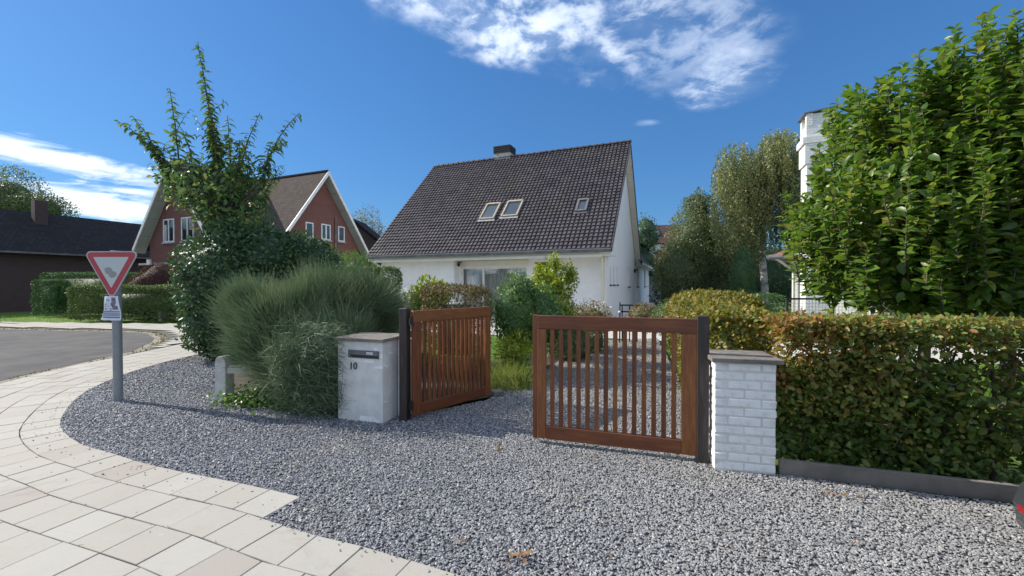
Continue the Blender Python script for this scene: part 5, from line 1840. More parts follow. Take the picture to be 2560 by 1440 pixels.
# --- feathery broom bush
bc = Vector((at(740, 900, 5.7).x, 5.7, 0))
br = thing('broom_bush', 'large feathery grey green broom bush spilling over the letterbox pillar', 'shrub', bc)
fo = Foliage()
bb = [blob(700, 850, 5.9, 120, 120, .55), blob(800, 800, 6.2, 130, 105, .6), blob(900, 790, 6.4, 95, 95, .5), blob(640, 790, 6.1, 70, 75, .4), blob(760, 930, 5.55, 105, 100, .4), blob(690, 880, 5.9, 55, 70, .4), blob(850, 880, 5.6, 70, 80, .35), blob(960, 810, 6.5, 45, 60, .3)]
W8 = [9, 9, 7, 5, 7, 4, 4, 3]
def hsh_c(P, q_): return np.abs(np.sin(np.round(P * 4.0) @ np.array([12.9, 78.2, 37.7]) * q_) * 4375.5) % 1
bb = [tuple(b_[:3]) + (b_[3] * 1.08, b_[4] * 1.05, b_[5] * 1.05) for b_ in bb]
for b_, wgt in zip(bb, W8):
    c = np.array(b_[:3]) - np.array(bc[:]); r_ = np.array(b_[3:6])
    k = int(900 * wgt)
    d = norm(rng.normal(size=(k, 3)) + np.array([0, -.35, .35]))
    rr_ = rng.random(k) ** .4 * .86
    P0 = c + d * rr_[:, None] * r_
    P0 = c + (P0 - c) * (1 + lump(d, 900 + wgt, .16))[:, None]
    P0[:, 2] = np.maximum(P0[:, 2], .03)
    ln = .13 + .22 * rng.random(k) ** 1.6 + .13 * hsh_c(P0 * .6, 5.0)
    hs3 = np.stack([np.sin(hsh_c(P0, q_) * 6.28) for q_ in (1.0, 2.0, 3.0)], 1)
    D = norm(d * np.array([.9, .9, .6]) + np.array([0, 0, .42]) + hs3 * .45 + rng.normal(0, .30, (k, 3)))
    clump = np.round(P0 * 3.0)
    hsh = np.abs(np.sin(clump @ np.array([12.9, 78.2, 37.7])) * 43758.5) % 1
    strands(fo, P0, D, ln, .009, (0, 0, .22), 3, tint=np.clip(hsh * .6 + rng.random(k) * .4, 0, 1), wob=.45)
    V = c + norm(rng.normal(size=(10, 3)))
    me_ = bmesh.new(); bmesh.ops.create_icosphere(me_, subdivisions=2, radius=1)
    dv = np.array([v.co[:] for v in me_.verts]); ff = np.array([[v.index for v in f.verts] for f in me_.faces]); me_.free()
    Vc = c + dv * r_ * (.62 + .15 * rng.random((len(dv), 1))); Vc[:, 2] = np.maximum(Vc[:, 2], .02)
    fo.put(Vc, ff, rng.random(len(Vc)) * .1)  # bush filler given a dark tint for the shade within
# drooping lower sprays in front, over the pillar
k = 800
P0 = np.stack([rng.uniform(-2.95, -2.1, k), rng.uniform(4.95, 5.5, k), rng.uniform(.35, 1.15, k)], 1) - np.array(bc[:])
strands(fo, P0, rng.normal(0, .5, (k, 3)) + [.15, -.45, .45], .18 + .2 * rng.random(k), .007, (0, 0, -.15), 3, tint=rng.random(k) * .6)
k = 900
P0 = np.stack([rng.uniform(-2.55, -2.03, k), rng.uniform(4.72, 4.98, k), rng.uniform(.12, 1.15, k)], 1) - np.array(bc[:])
strands(fo, P0, rng.normal(0, .4, (k, 3)) + [.75, -.25, .15], .10 + .18 * rng.random(k), .006, (0, 0, -.3), 3, tint=rng.random(k) * .6)
k = 2600
P0 = np.stack([rng.uniform(-2.9, -2.0, k), rng.uniform(4.85, 5.15, k), rng.uniform(.03, .9, k)], 1) - np.array(bc[:])
strands(fo, P0, rng.normal(0, .6, (k, 3)) + [.1, -.25, .45], .12 + .2 * rng.random(k), .007, (0, 0, -.05), 3, tint=rng.random(k) * .6)
fo.build('foliage', L['broom'], br)
# wispy upright stems at its right end
wp = thing('wispy_shrub', 'thin wispy twigs standing between the broom bush and the white wall', 'shrub', (at(985, 760, 7.2).x, 7.2, 0))
fo = Foliage(); k = 500
P0 = np.stack([rng.normal(0, .16, k), rng.normal(0, .15, k), rng.uniform(.1, 1.1, k)], 1)
strands(fo, P0, rng.normal(0, .35, (k, 3)) + [.15, 0, 1], .35 + .3 * rng.random(k), .005, (0, 0, .1), 3)
P = np.stack([rng.normal(0, .2, 700), rng.normal(0, .15, 700), rng.uniform(.1, 1.45, 700)], 1)
fo.put(*leaves(P, rng.normal(size=P.shape), rng.normal(size=P.shape), .03, .5))
fo.build('foliage', L['olive'], wp)
# ivy at the foot of the concrete fence
iv = thing('ivy_patch', 'low ivy growing at the foot of the broom bush beside the concrete fence', 'plant', G(650, 1010))
fo = Foliage(); k = 900
P = np.stack([rng.normal(0, .28, k), rng.normal(0, .14, k) , np.abs(rng.normal(0.05, .09, k)) + .01], 1)
fo.put(*leaves(P, rng.normal(size=P.shape) + [0, -.4, .2], rng.normal(0, .4, P.shape) + [0, -.4, 1], .05, .85, HEX_FORM))
fo.build('foliage', L['green'], iv)

# --- garden shrubs behind the open gate
shrub('laurel_bush', 'yellow green leafy bush left of the brown clipped hedge', 'shrub', [blob(1065, 765, 8.4, 52, 62, .4), blob(1095, 735, 8.6, 32, 30, .3)], 2600, .10, 'yellow', up=.2, depth=.25, rough=.2, aspect=.35, core=.7)
fo = Foliage(); t = thing('clipped_hedge', 'brown leaved clipped hedge behind the open timber gate', 'hedge', (at(1140, 800, 7.4).x, 7.4, 0), AZ)
box_leaves(fo, (0, 0, .78), (.60, .40, .78), 0, 9000, .040, depth=.05, round_=.22, shag=.02)
fo.build('foliage', L['brown'], t)
shrub('green_shrub', 'bushy mid green shrub between the two gate leaves', 'shrub', [blob(1290, 790, 7.6, 68, 95, .55), blob(1350, 800, 7.8, 70, 90, .5), blob(1300, 730, 7.7, 40, 42, .35)], 7500, .055, 'green', up=.25, depth=.25, rough=.2, core=.72)
t = shrub('yellow_shrub', 'bright yellow green shrub with an upright top shoot in front of the white wall', 'shrub', [blob(1382, 715, 8.6, 52, 58, .42), blob(1398, 785, 8.6, 52, 58, .45), blob(1384, 662, 8.6, 13, 34, .12), blob(1425, 690, 8.6, 20, 38, .15), blob(1350, 690, 8.6, 22, 32, .15)], 6000, .062, 'yellow', up=.3, depth=.34, rough=.3, core=.45)
shrub('green_shrub', 'low dark shrub along the left side of the drive seen through the closed gate leaf', 'shrub', [blob(1420, 860, 8.9, 60, 70, .6), blob(1470, 850, 9.8, 45, 55, .5)], 4500, .05, 'olive', up=.2, depth=.2, rough=.15, core=.75)
shrub('rose_bush', 'twiggy olive rose bush with a few white blooms against the white wall', 'shrub', [blob(1480, 800, 10.2, 58, 42, .6), blob(1445, 805, 10.0, 35, 35, .4)], 4500, .05, 'brown', up=.3, depth=.3, rough=.25, core=.55)
for px, py, wh_ in ((1511, 757, 'topmost'), (1528, 769, 'rightmost'), (1490, 768, 'leftmost'), (1502, 776, 'lowest')):
    p = at(px, py, 9.6); r = .03
    bm = bmesh.new(); bmesh.ops.create_icosphere(bm, subdivisions=1, radius=r); me = bpy.data.meshes.new('rose_bloom'); bm.to_mesh(me); bm.free(); me.materials.append(M['frame_white'])
    o = meshobj('rose_bloom', me, None, p); tag(o, wh_ + ' of the small white blooms on the twiggy olive rose bush', 'flower', 'white rose blooms')
# grass clump with arching blades by the gate
gc = G(1275, 965)
t = thing('ornamental_grass', 'arching green and straw coloured grass clump at the edge of the drive between the gate leaves', 'plant', gc)
fo = Foliage(); k = 1900
P0 = np.stack([rng.normal(.05, .17, k), rng.normal(.25, .22, k), np.zeros(k)], 1)
strands(fo, P0, rng.normal(0, .38, (k, 3)) + [0, 0, 1], .35 + .35 * rng.random(k), .008, (0, -.1, -.35), 4)
k = 500
P0 = np.stack([rng.normal(.0, .13, k), rng.normal(.0, .08, k), np.zeros(k)], 1)
strands(fo, P0, rng.normal(0, .6, (k, 3)) + [.1, -.3, .7], .3 + .2 * rng.random(k), .008, (0, -.2, -.8), 4)
fo.build('blades', L['blade'], t)
shrub('meadow_plant', 'loose yellow green leafy plants beyond the grass clump', 'plant', [blob(1290, 880, 7.0, 48, 45, .3)], 1500, .075, 'yellow', aspect=.3, up=.5, depth=.4, rough=.3, core=0)
o = MB().box((-.08, -.07, 0), (.08, .07, .07)).build('edging_stone', M['coping'], None, G(1243, 988), (0, 0, .5), bevel=.01); tag(o, 'small concrete block beside the foot of the open gate leaf', 'stone')

# trellis fence and garden lamp near the house corner
tf_ = thing('trellis_fence', 'low black lattice trellis in front of the side wall of the white house', 'trellis', (at(1550, 760, 11.5).x, 11.5, 0), -.2)
ztr = CH + (HY - 761) / F * 11.5
for x in (0, .06, .26, .46): MB().box((x - .015, -.02, 0), (x + .015, .02, ztr + (.06 if x == 0 else 0))).build('upright', M['black'], tf_)
for z in (ztr - .02, ztr - .2, ztr - .4): MB().box((.016, -.012, z - .02), (.75, .012, z + .02)).build('slat', M['black'], tf_)
gl_ = thing('garden_lamp', 'small round white garden lamp beside the black trellis', 'lamp', (at(1549, 780, 11.2).x, 11.2, 0))
MB().tube([(0, 0, 0), (0, 0, vz(784, 11.2))], .012, 6).build('stake', M['black'], gl_)
bm = bmesh.new(); bmesh.ops.create_uvsphere(bm, u_segments=10, v_segments=8, radius=.035); me = bpy.data.meshes.new('globe'); bm.to_mesh(me); bm.free(); me.materials.append(M['frame_white']); meshobj('globe', me, gl_, (0, 0, vz(780, 11.2)))

shrub('low_shrub', 'dark brownish low shrub behind the closed gate leaf near the trellis', 'shrub', [blob(1610, 795, 11.0, 42, 36, .45)], 2500, .045, 'brown', up=.3, depth=.2, rough=.15, core=.75)
shrub('low_shrub', 'rounded light green low shrub beside the golden hedge', 'shrub', [blob(1672, 800, 10.0, 42, 46, .5)], 3500, .04, 'clipped', up=.3, depth=.15, rough=.12, core=.8)

# --- long beech hedge on the right
HF = Vector((2.26, 3.47, 0))
bo = thing('edging_board', 'long grey concrete edging board at the foot of the beech hedge', 'edging', HF, AZ)
for k in range(3):
    MB().box((k * 1.6 + .003, 0, -.02), (k * 1.6 + 1.597, .04, .115)).build('board', M['board'], bo, bevel=.003)
bhg = thing('beech_hedge', 'long clipped beech hedge turning yellow brown, behind the grey edging board', 'hedge', HF, AZ)
fo = Foliage()
HL, HDp, HH = 4.4, .55, 1.30
def hedge_vol(n, x0, x1, z0, z1, y0=.08, y1=.08 + HDp, size=.058, tb=(2, 2.4), nshift=0.0):
    P = np.stack([rng.uniform(x0, x1, n), rng.uniform(y0, y1, n), rng.uniform(z0, z1, n)], 1)
    g = np.array([mnoise.noise(Vector((p[0] * 2.3, p[1] * 3, p[2] * 2.6 + 7))) for p in P])
    thin = np.clip((P[:, 0] - 1.2) / 2.0, 0, 1) * np.clip((1.05 - P[:, 2]) / .5, 0, 1)
    P = P[(g > -.25 + nshift + thin * .42)]
    D = rng.normal(size=P.shape) + [0, -.3, -.1]; N = rng.normal(0, .7, P.shape) + [0, -.3, .9]
    t_ = rng.beta(*tb, len(P)); t_ = np.clip(t_ + (P[:, 2] - .7) * .25 + np.clip(.5 - P[:, 0], 0, .5) * .5 * (P[:, 2] > .7), 0, 1)
    fo.put(*leaves(P, D, N, size, .68, HEX_FORM, np.clip(t_, 0, 1)))
hedge_vol(13500, .02, HL, .05, HH - .12, size=.055)
hedge_vol(4000, .02, HL, .03, .55, y0=.3, y1=.5)
hedge_vol(4500, .0, 1.4, .03, .95, y0=.12, y1=.5, nshift=-.5, tb=(1.6, 3))
hedge_vol(9500, .02, HL, HH - .20, HH, size=.045, nshift=-.3)
hedge_vol(3500, .02, HL, HH - .04, HH + .025, size=.04, nshift=-.4)
hedge_vol(2600, .0, .9, .5, HH, size=.05, y0=.06, y1=.25, nshift=-.3, tb=(3, 2))
fo.build('foliage', L['hedge'], bhg)
x = .25
while x < HL:
    st = MB(); yb = .33 + random.uniform(-.06, .06)
    st.tube(curve_pts((x, yb, 0), (x + random.uniform(-.12, .12), yb, HH - .15), (random.uniform(-.06, .06), 0, 0), 5, .012), [.022, .02, .018, .014, .01, .006], 6)
    for k in range(9):
        z = random.uniform(.25, HH - .25); e = Vector((x + random.uniform(-.35, .35), yb + random.uniform(-.28, .28), z + random.uniform(.1, .35)))
        st.tube([(x, yb, z), ((x + e.x) / 2 + random.uniform(-.04, .04), (yb + e.y) / 2, (z + e.z) / 2), e], [.007, .005, .003], 4)
    st.build('stem', M['bark'], bhg)
    x += random.uniform(.26, .42)
tw = MB()
for k in range(420):
    p = Vector((random.uniform(.1, HL), random.uniform(.08, .55), random.uniform(.25, HH))); d = Vector((random.gauss(0, 1), random.gauss(0, .5), random.gauss(.4, .6))).normalized() * random.uniform(.1, .3)
    tw.tube([p, p + d * .5 + Vector((0, 0, .01)), p + d], [.0032, .0026, .0016], 3, cap=False)
o = tw.build('twigs', M['bark'], bhg); o['kind'] = 'stuff'

# side hedge running back along the drive, and its mound
sh_ = thing('golden_hedge', 'golden brown clipped hedge running back along the drive behind the brick pillar', 'hedge', (2.62, 5.3, 0), AZ)
fo = Foliage(); box_leaves(fo, (0, 0, .66), (.32, 1.25, .66), 0, 15000, .05, depth=.08, round_=.15, shag=.03, aspect=.65, form=HEX_FORM)
fo.build('foliage', L['hedge_gold'], sh_)
mo = thing('golden_hedge', 'rounded golden hedge mound further down the drive in front of the birch', 'hedge', (at(1790, 780, 8.0).x, 8.2, 0), AZ)
fo = Foliage(); box_leaves(fo, (0, 0, .70), (.78, 1.5, .71), 0, 20000, .05, depth=.06, round_=.5, shag=.025, aspect=.65, form=HEX_FORM)
fo.build('foliage', L['hedge_gold'], mo)
t = thing('clipped_hedge', 'dark clipped hedge block between the birch trunk and the mesh fence', 'hedge', (at(1917, 760, 13).x, 13.2, 0), 0)
fo = Foliage(); box_leaves(fo, (0, 0, .62), (.50, .4, .64), 0, 3500, .05, depth=.04, round_=.15); fo.build('foliage', L['thuja'], t)

# --- left hedges beyond the road
def far_hedge(label, px0, px1, ptop, dep, half_y, n, lm, rz=0, size=.06):
    a_ = at(px0, ptop, dep); b_ = at(px1, ptop, dep); h = a_.z
    t = thing('clipped_hedge', label, 'hedge', ((a_.x + b_.x) / 2, dep + half_y, 0), rz)
    fo = Foliage(); box_leaves(fo, (0, 0, h / 2), ((b_.x - a_.x) / 2, half_y, h / 2), 0, int(n * 2.6), size, depth=.04, round_=.22, shag=.015); fo.build('foliage', L[lm], t)
far_hedge('long clipped green hedge behind the pavement, with sunlit top, behind the yield sign', 162, 470, 716, 17.6, .6, 14000, 'clipped')
far_hedge('taller dark hedge in front of the long brick building', 95, 350, 681, 21.5, .5, 7000, 'thuja')
far_hedge('short dark hedge block left of the taller dark hedge', 72, 135, 700, 20.6, .45, 2500, 'thuja')
far_hedge('tall green hedge with bright flat top left of the white house', 820, 985, 668, 13.5, .5, 7000, 'clipped')
shrub('purple_shrub', 'reddish purple rounded shrub in front of the red brick house', 'shrub', [blob(395, 730, 19.6, 62, 72, .8), blob(350, 745, 19.8, 40, 55, .7)], 7000, .07, 'purple', up=.2, depth=.12, rough=.1, core=.85)
shrub('bamboo_clump', 'pale green reedy shrubs between the dark shrub and the white house', 'shrub', [blob(835, 665, 13.0, 24, 38, .4), blob(890, 680, 16.5, 50, 48, .8)], 3200, .16, 'green', aspect=.15, up=.8, depth=.3, rough=.3, core=.5)


def simple_tree(name, label, px, d, trunk_r, blobs, n, size, lm, depth=.25, rough=.25, core=.5, form=SMALL_FORM, bark='bark', cat='tree', **kw):
    bx = (px - 1280) / F * d
    t = thing(name, label, cat, (bx, d, 0))
    bl = [(b[0] - bx, b[1] - d, *b[2:]) for b in blobs]
    tm = MB(); top = max(b[2] for b in bl)
    tm.tube(curve_pts((0, 0, -.05), (0, 0, top), (.1, 0, 0), 6, .03), [trunk_r * (1 - .12 * k) for k in range(7)], 8)
    for b in bl:
        for k in range(3):
            e = Vector(b[:3]) + Vector((random.uniform(-.5, .5) * b[3], random.uniform(-.5, .5) * b[4], random.uniform(0, .6) * b[5]))
            s_ = Vector((0, 0, min(top * .55, max(.5, e.z - b[5])))); tm.tube(curve_pts(s_, e, (0, 0, .1), 4, .03), [trunk_r * .45, trunk_r * .35, trunk_r * .28, trunk_r * .18, trunk_r * .08], 5)
    tm.build('trunk', M[bark], t)
    fo = Foliage(); blob_leaves(fo, bl, n, size, depth=depth, rough=rough, core=core, form=form, **kw); fo.build('crown', L[lm], t)
    return t


simple_tree('broadleaf_tree', 'dark rounded tree rising over the long brick building at the far left', -20, 40, .3, [blob(20, 500, 40, 70, 75, 3), blob(110, 520, 40, 60, 38, 2.5), blob(-90, 480, 40, 90, 90, 3)], 26000, .17, 'olive', depth=.3)
simple_tree('broadleaf_tree', 'pale autumn tree behind the roof left of the white house', 915, 38, .15, [blob(915, 560, 38, 42, 42, 1.5), blob(945, 590, 38, 30, 40, 1.2), blob(880, 580, 38, 28, 35, 1.2)], 4200, .13, 'pale', depth=.45, rough=.35, core=0)
simple_tree('broadleaf_tree', 'dark tree right behind the rear of the white house', 1618, 36, .2, [blob(1615, 590, 36, 32, 48, 1.5), blob(1600, 660, 36, 50, 50, 1.6)], 4200, .14, 'dark', depth=.2, core=.75)
simple_tree('broadleaf_tree', 'broad olive green tree left of the weeping birch', 1745, 23.5, .18, [blob(1745, 600, 23.5, 75, 95, 1.8), blob(1700, 680, 23, 62, 75, 1.6), blob(1790, 650, 23.5, 70, 90, 1.6), blob(1745, 515, 23.5, 32, 40, .9)], 36000, .095, 'olive', depth=.22, rough=.22, core=.6)
simple_tree('brown_shrub', 'brownish leafed shrub beside the rear porch of the white house', 1672, 25, .06, [blob(1668, 665, 25, 32, 52, .9), blob(1690, 730, 24, 32, 48, .8)], 5000, .08, 'brown', depth=.25, rough=.25, core=.7, cat='shrub')
# conifer column in front of birch
t = thing('thuja', 'narrow green columnar conifer left of the birch trunk', 'tree', (at(1857, 700, 18.5).x, 18.5, 0))
fo = Foliage(); kk = 18.5 / F
blob_leaves(fo, [(0, 0, vz(690, 18.5), 28 * kk, .5, 70 * kk), (0, 0, vz(745, 18.5), 32 * kk, .55, 50 * kk)], 7000, .075, .4, up=1.0, depth=.14, rough=.08, core=.85); fo.build('crown', L['thuja'], t)
MB().tube([(0, 0, 0), (0, 0, .8)], .07, 6).build('trunk', M['bark'], t)
# dark evergreen belt behind everything on the right
t = thing('evergreen_belt', 'dense dark evergreen screen behind the birch and the hedges', 'hedge', (at(1850, 700, 27).x, 27, 0), 0)
fo = Foliage(); box_leaves(fo, (0, 0, 1.9), (5.6, .8, 1.95), 0, 14000, .14, depth=.15, round_=.5, shag=.15); fo.build('foliage', L['dark'], t)

# weeping birch
BD = 21.0
bx = (1905 - 1280) / F * BD
bi = thing('weeping_birch', 'tall weeping birch with hanging sprays and a white trunk', 'tree', (bx, BD, 0))
def rb(px, py, dy=0): p = at(px, py, BD + dy); return Vector((p.x - bx, p.y - BD, p.z))
tm = MB()
trunk_pts = [rb(1910, 775), rb(1912, 720), rb(1906, 650), rb(1903, 600), rb(1900, 540), rb(1915, 470), rb(1930, 400), rb(1938, 355)]
trunk_pts[0].z = -.05
tm.tube(trunk_pts, [.19, .17, .15, .14, .12, .09, .06, .03], 10)
limbs = []
for k in range(34):
    i = random.randint(3, 7); s_ = trunk_pts[i]
    tx = random.uniform(1790, 2030); ty = random.uniform(330, 560) if tx > 1840 else random.uniform(400, 540)
    if tx > 1960: ty = random.uniform(330, 600)
    ty = max(ty, np.interp(tx, [1775, 1800, 1850, 1880, 1925, 1960, 1995, 2010, 2040], [430, 360, 345, 360, 318, 312, 330, 360, 420]) + 40)
    e = rb(tx, ty, random.uniform(-1.6, 1.6))
    pts = curve_pts(s_, e, (0, 0, .12), 6, .05)
    limbs.append(pts); tm.tube(pts, [.05, .042, .034, .026, .02, .014, .008], 5)
tm.build('trunk', M['bark_birch'], bi)
fo = Foliage()
PP = []; TT = []
def outline_top(px):
    return np.interp(px, [1775, 1800, 1850, 1880, 1925, 1960, 1995, 2010, 2040], [430, 360, 345, 360, 318, 312, 330, 360, 420])
for k in range(1150):
    if random.random() < .55:
        pts = random.choice(limbs); q_ = pts[random.randint(2, 6)] + Vector((random.gauss(0, .3), random.gauss(0, .4), random.gauss(.1, .2)))
    else:
        px = random.uniform(1778, 2035); py = outline_top(px) + abs(random.gauss(0, 90)) + 4
        q_ = rb(px, py, random.uniform(-1.8, 1.8))
    pxq = 1280 + (q_.x + bx) * F / (q_.y + BD); pyq = HY - (q_.z - CH) * F / (q_.y + BD)
    if pyq < outline_top(pxq): q_.z -= (outline_top(pxq) - pyq + 5) * BD / F
    ln = min(random.uniform(.7, 2.6), max(.5, q_.z - 2.4))
    n_ = int(26 * ln) + 6
    tt = np.linspace(0, 1, n_) ; sway = random.uniform(-.12, .12)
    X = q_.x + sway * tt * ln + rng.normal(0, .045, n_); Y = q_.y + rng.normal(0, .045, n_); Zq = q_.z + .12 * np.sin(tt * 2) - tt * ln + rng.normal(0, .03, n_)
    PP.append(np.stack([X, Y, Zq], 1)); TT.append(np.clip(rng.random() * .5 + rng.random(n_) * .5, 0, 1))
P = np.concatenate(PP); TTc = np.concatenate(TT)
fo.put(*leaves(P, rng.normal(0, .5, P.shape) + [0, 0, -1], rng.normal(size=P.shape), .10, .62, SMALL_FORM, TTc))
blob_leaves(fo, [(*rb(1930, 420), 60 * BD / F, 1.3, 75 * BD / F), (*rb(1860, 470), 60 * BD / F, 1.2, 60 * BD / F), (*rb(1970, 520), 50 * BD / F, 1.2, 110 * BD / F), (*rb(1850, 590), 60 * BD / F, 1.2, 90 * BD / F)], 15000, .09, .6, depth=.5, rough=.3, core=0, droop=.8)
fo.build('crown', L['birch'], bi)

# --- big large-leaved trees on the right
def big_tree(label, px, dep, top_z, rad, nshoot, seed, xoff=0, lean=0.0, low=1.2):
    r = random.Random(seed)
    bx = (px - 1280) / F * dep
    t = thing('large_leaved_tree', label, 'tree', (bx, dep, 0), 0, 'large leaved trees behind the beech hedge')
    tm = MB(); fo = Foliage()
    tm.tube(curve_pts((0, 0, 0), (.05, 0, 2.4), (.03, 0, 0), 5, .01), [.075, .07, .062, .055, .05, .04], 8)
    for k in range(nshoot):
        a_ = r.uniform(0, 2 * PI); rr_ = rad * math.sqrt(r.random())
        if r.random() < .5: rr_ = rad * r.uniform(.8, 1.02)
        zb = r.uniform(low, top_z - 1.0)
        # crown narrows to the top
        shape = min(1, (.80 + (zb - low) * .5), 1.0 - max(0, (zb - (top_z - 2.9))) * .24)
        q_ = Vector((math.cos(a_) * rr_ * shape + lean * (zb - low), math.sin(a_) * rr_ * shape * .8, zb))
        out = Vector((math.cos(a_), math.sin(a_) * .8, 0))
        ln = r.uniform(.35, .95)
        e = q_ + out * ln * r.uniform(.05, .38) + Vector((r.uniform(-.08, .08), r.uniform(-.08, .08), ln))
        re_ = math.hypot(e.x - lean * (zb - low), e.y) / rad
        zm_ = top_z - (top_z - low) * .50 * re_ ** 2.2
        if e.z > zm_:
            e.z = zm_ + r.uniform(-.3, .05); q_.z = min(q_.z, e.z - .45)
        pts = curve_pts(q_, e, out * .05, 5, .012, r)
        tm.tube(pts, [.010, .009, .0075, .006, .005, .003], 4)
        if k % 3 == 0:
            tm.tube(curve_pts((0, 0, r.uniform(1.2, 2.4)), q_, (0, 0, -.1), 4, .02, r), [.025, .02, .016, .013, .010], 5)
        shoot_leaves(fo, pts, int(32 * max(.3, (e - q_).length)) + 10, .128, .56, BIG_FORM, .0, 1.0, .0, face=.75)
    blob_leaves(fo, [(lean, 0, (low + top_z - 1.2) / 2, rad * .86, rad * .72, (top_z - 1.2 - low) / 2 * 1.05)], int(nshoot * 18), .125, .56, up=.5, depth=.28, rough=.16, form=BIG_FORM, core=0, floor=low - .1)
    blob_leaves(fo, [(lean + .12, 0, low + .60, rad * .88, rad * .8, .62)], int(nshoot * 6), .125, .56, up=.5, depth=.3, rough=.2, form=BIG_FORM, core=0, floor=low - .15)
    tm.build('trunk', M['bark'], t); fo.build('crown', L['magnolia'], t)
    return t


big_tree('large leaved green tree with dense upright shoots, the left one behind the beech hedge', 2305, 5.7, 5.0, 1.58, 390, 3, low=1.15)
big_tree('large leaved green tree with dense upright shoots, reaching the right edge of the picture', 2515, 5.2, 5.3, 1.25, 360, 5, low=1.2)
big_tree('large leaved green tree, the one furthest right behind the beech hedge', 2790, 4.9, 5.6, 1.1, 140, 8, low=1.2)

# =================================================================== CAR AT THE RIGHT EDGE
car = thing('parked_car', 'dark grey parked car of which only the rear bumper corner shows at the right edge', 'car', (2.735, 2.34, 0), AZ - .12)
M['car_paint'] = mat('car_paint', (0.06, 0.066, 0.072), None, 3, .35, metal=.4, coat=.6)
M['reflector'] = mat('reflector', (0.26, 0.015, 0.02), None, 3, .3)
M['tyre'] = mat('tyre', (0.02, 0.02, 0.02), None, 3, .8)
Wd = 1.75
# side profile (x along car, z), rear bumper at x=0
prof = [(.10, .20), (.02, .30), (0, .42), (.03, .52), (.10, .60), (.12, .85), (.18, 1.0), (.42, 1.38), (.75, 1.48), (2.2, 1.47), (2.9, 1.05), (3.9, .88), (4.15, .7), (4.2, .4), (4.1, .22)]
ysec = [0, .10, .35, Wd / 2, Wd - .35, Wd - .10, Wd]
ins = [.16, .05, .01, 0, .01, .05, .16]
vs = []; fs = []
for yv, iv_ in zip(ysec, ins):
    for (x, z) in prof:
        cx = 2.1; fz_ = 1 if z < .9 else 1
        tum = 0 if z < .9 else (z - .9) * .35
        yy_ = yv + (tum if yv < Wd / 2 else -tum) if yv != Wd / 2 else yv
        vs.append((x + (cx - x) * iv_ * .35, -yy_, z))
n_ = len(prof)
for j in range(len(ysec) - 1):
    for i in range(n_ - 1): fs.append((j * n_ + i, j * n_ + i + 1, (j + 1) * n_ + i + 1, (j + 1) * n_ + i))
    fs.append((j * n_ + n_ - 1, j * n_, (j + 1) * n_, (j + 1) * n_ + n_ - 1))
fs.append(tuple(range(n_))); fs.append(tuple((len(ysec) - 1) * n_ + i for i in range(n_ - 1, -1, -1)))
mb = MB(); mb.add(vs, fs); mb.build('body', M['car_paint'], car, smooth=False, bevel=.0)
MB().box((.06, -Wd + .55, .62), (.118, -.55, .8)).build('number_plate_recess', M['black'], car)
for s_ in (1, -1):
    y_ = lambda v: v if s_ > 0 else -Wd - v
    MB().prism([(.008, y_(-.34), .40), (.024, y_(-.16), .40), (.024, y_(-.16), .43), (.008, y_(-.34), .43)], (.03, 0, 0)).build('reflector', M['reflector'], car)
    MB().prism([(.122, y_(-.35), .84), (.160, y_(-.12), .84), (.20, y_(-.12), .98), (.165, y_(-.35), .98)], (.03, 0, 0)).build('tail_light', M['reflector'], car)
for x_ in (.85, 3.35):
    for y_ in (-.02, -Wd + .22):
        o = MB().tube([(x_, y_, .31), (x_, y_ - .2, .31)], .31, 20).build('wheel', M['tyre'], car)
        MB().tube([(x_, y_ + .003, .31), (x_, y_ - .203, .31)], .2, 16).build('rim', M['steel'], o)
MB().prism([(.62, -.30, 1.05), (.95, -.38, 1.38), (2.1, -.38, 1.38), (2.6, -.30, 1.05)], (0, -Wd + .68, 0)).build('cabin_glass', M['glass'], car)
MB().box((.10, -Wd + .3, .16), (.35, -.3, .24)).build('bumper_lip', M['black'], car)

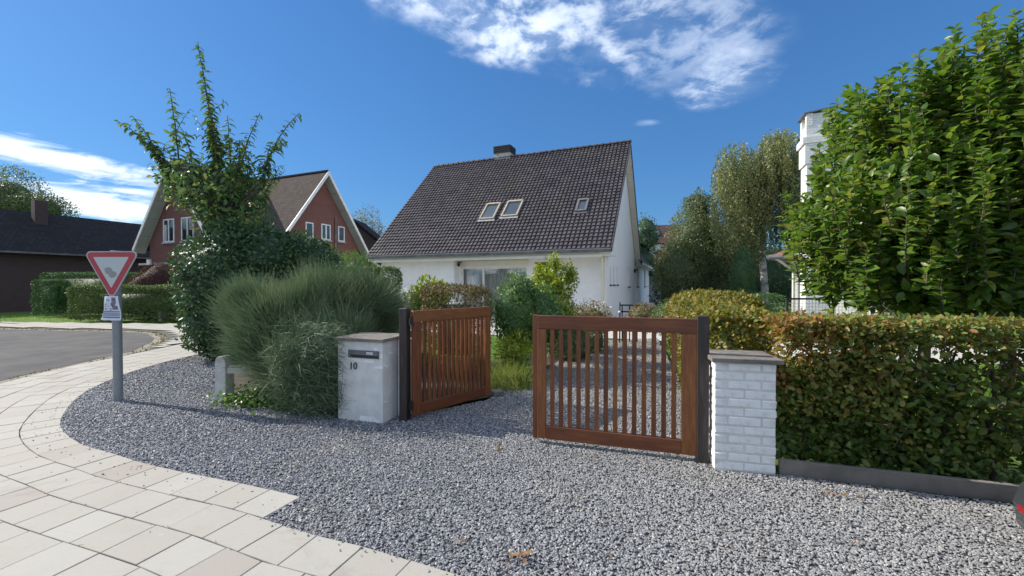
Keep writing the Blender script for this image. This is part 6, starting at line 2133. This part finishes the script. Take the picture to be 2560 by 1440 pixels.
# =================================================================== SMALL THINGS ON THE GRAVEL
def leaf_litter(px, py, n, lbl, lm='dry', s=.045):
    c = G(px, py); fo = Foliage()
    P = np.stack([rng.normal(0, .035, n), rng.normal(0, .035, n), .014 + rng.random(n) * .012], 1)
    fo.put(*leaves(P, rng.normal(0, 1, P.shape) * [1, 1, .3], rng.normal(0, .4, P.shape) + [0, 0, 1], s, .6, HEX_FORM))
    o = fo.build('fallen_leaf' if lm == 'dry' else 'weed', L[lm]); o.location = c
    tag(o, lbl, 'leaf' if lm == 'dry' else 'weed')
leaf_litter(1300, 1408, 9, 'small heap of dry brown leaves on the gravel at the bottom centre')
leaf_litter(1350, 1190, 6, 'few dry yellowish leaves on the gravel below the closed gate leaf', s=.03)
leaf_litter(2085, 1243, 6, 'dry orange brown leaf scraps on the gravel in front of the beech hedge')
leaf_litter(2145, 1252, 4, 'single reddish dry leaf on the gravel right of the other scraps by the hedge', s=.03)
leaf_litter(1243, 1120, 3, 'pale curled leaf lying on shaded gravel between the gate leaves', s=.05)
leaf_litter(748, 1165, 12, 'tiny green weed sprouting in the dark gravel', 'moss', .02)
leaf_litter(1155, 1370, 5, 'dry brown leaf scrap in the gravel right of the slabs', s=.025)
leaf_litter(1480, 1140, 4, 'dry pale leaf scraps under the closed gate leaf', s=.025)
# scattered bits of leaf and twig over the gravel and slabs
fo = Foliage()
P = np.stack([rng.uniform(-5, 4, 150), rng.uniform(2.0, 7.5, 150), np.full(150, .016)], 1)
P = P[(np.abs(P[:, 0]) < P[:, 1] * 1.3) & (inside_np(P[:, :2], [tuple(p) for p in gp]))]
fo.put(*leaves(P, rng.normal(0, 1, P.shape) * [1, 1, .25], rng.normal(0, .4, P.shape) + [0, 0, 1], .028, .55, HEX_FORM))
o = fo.build('leaf_litter', L['dry']); tag(o, 'tiny dry leaf fragments scattered over the gravel', 'leaf litter', kind='stuff')
fo = Foliage(); P = []
for i in range(0, len(CC) - 1):
    if CC[i].y > 9: continue
    for o_ in (-RW, 0, RW, 2 * RW, 3 * RW):
        if mnoise.noise(Vector((CC[i].x * 2.2, CC[i].y * 2.2, o_ * 7))) > .12:
            for _ in range(3): q_ = offs(i, o_ + random.gauss(0, .004)) + Vector((random.uniform(-.03, .03), random.uniform(-.03, .03))) * .6; P.append((q_.x, q_.y, -.004))
P = np.array(P); fo.put(*leaves(P, rng.normal(0, 1, P.shape) * [1, 1, .4] + [0, 0, .3], rng.normal(0, .4, P.shape) + [0, 0, 1], .011, .6))
o = fo.build('joint_moss', L['moss']); tag(o, 'thin moss in the joints between the paving slabs', 'moss', kind='stuff')
print('instances', len(gpt), 'objects', len(bpy.data.objects), 'polys', sum(len(m.polygons) for m in bpy.data.meshes))
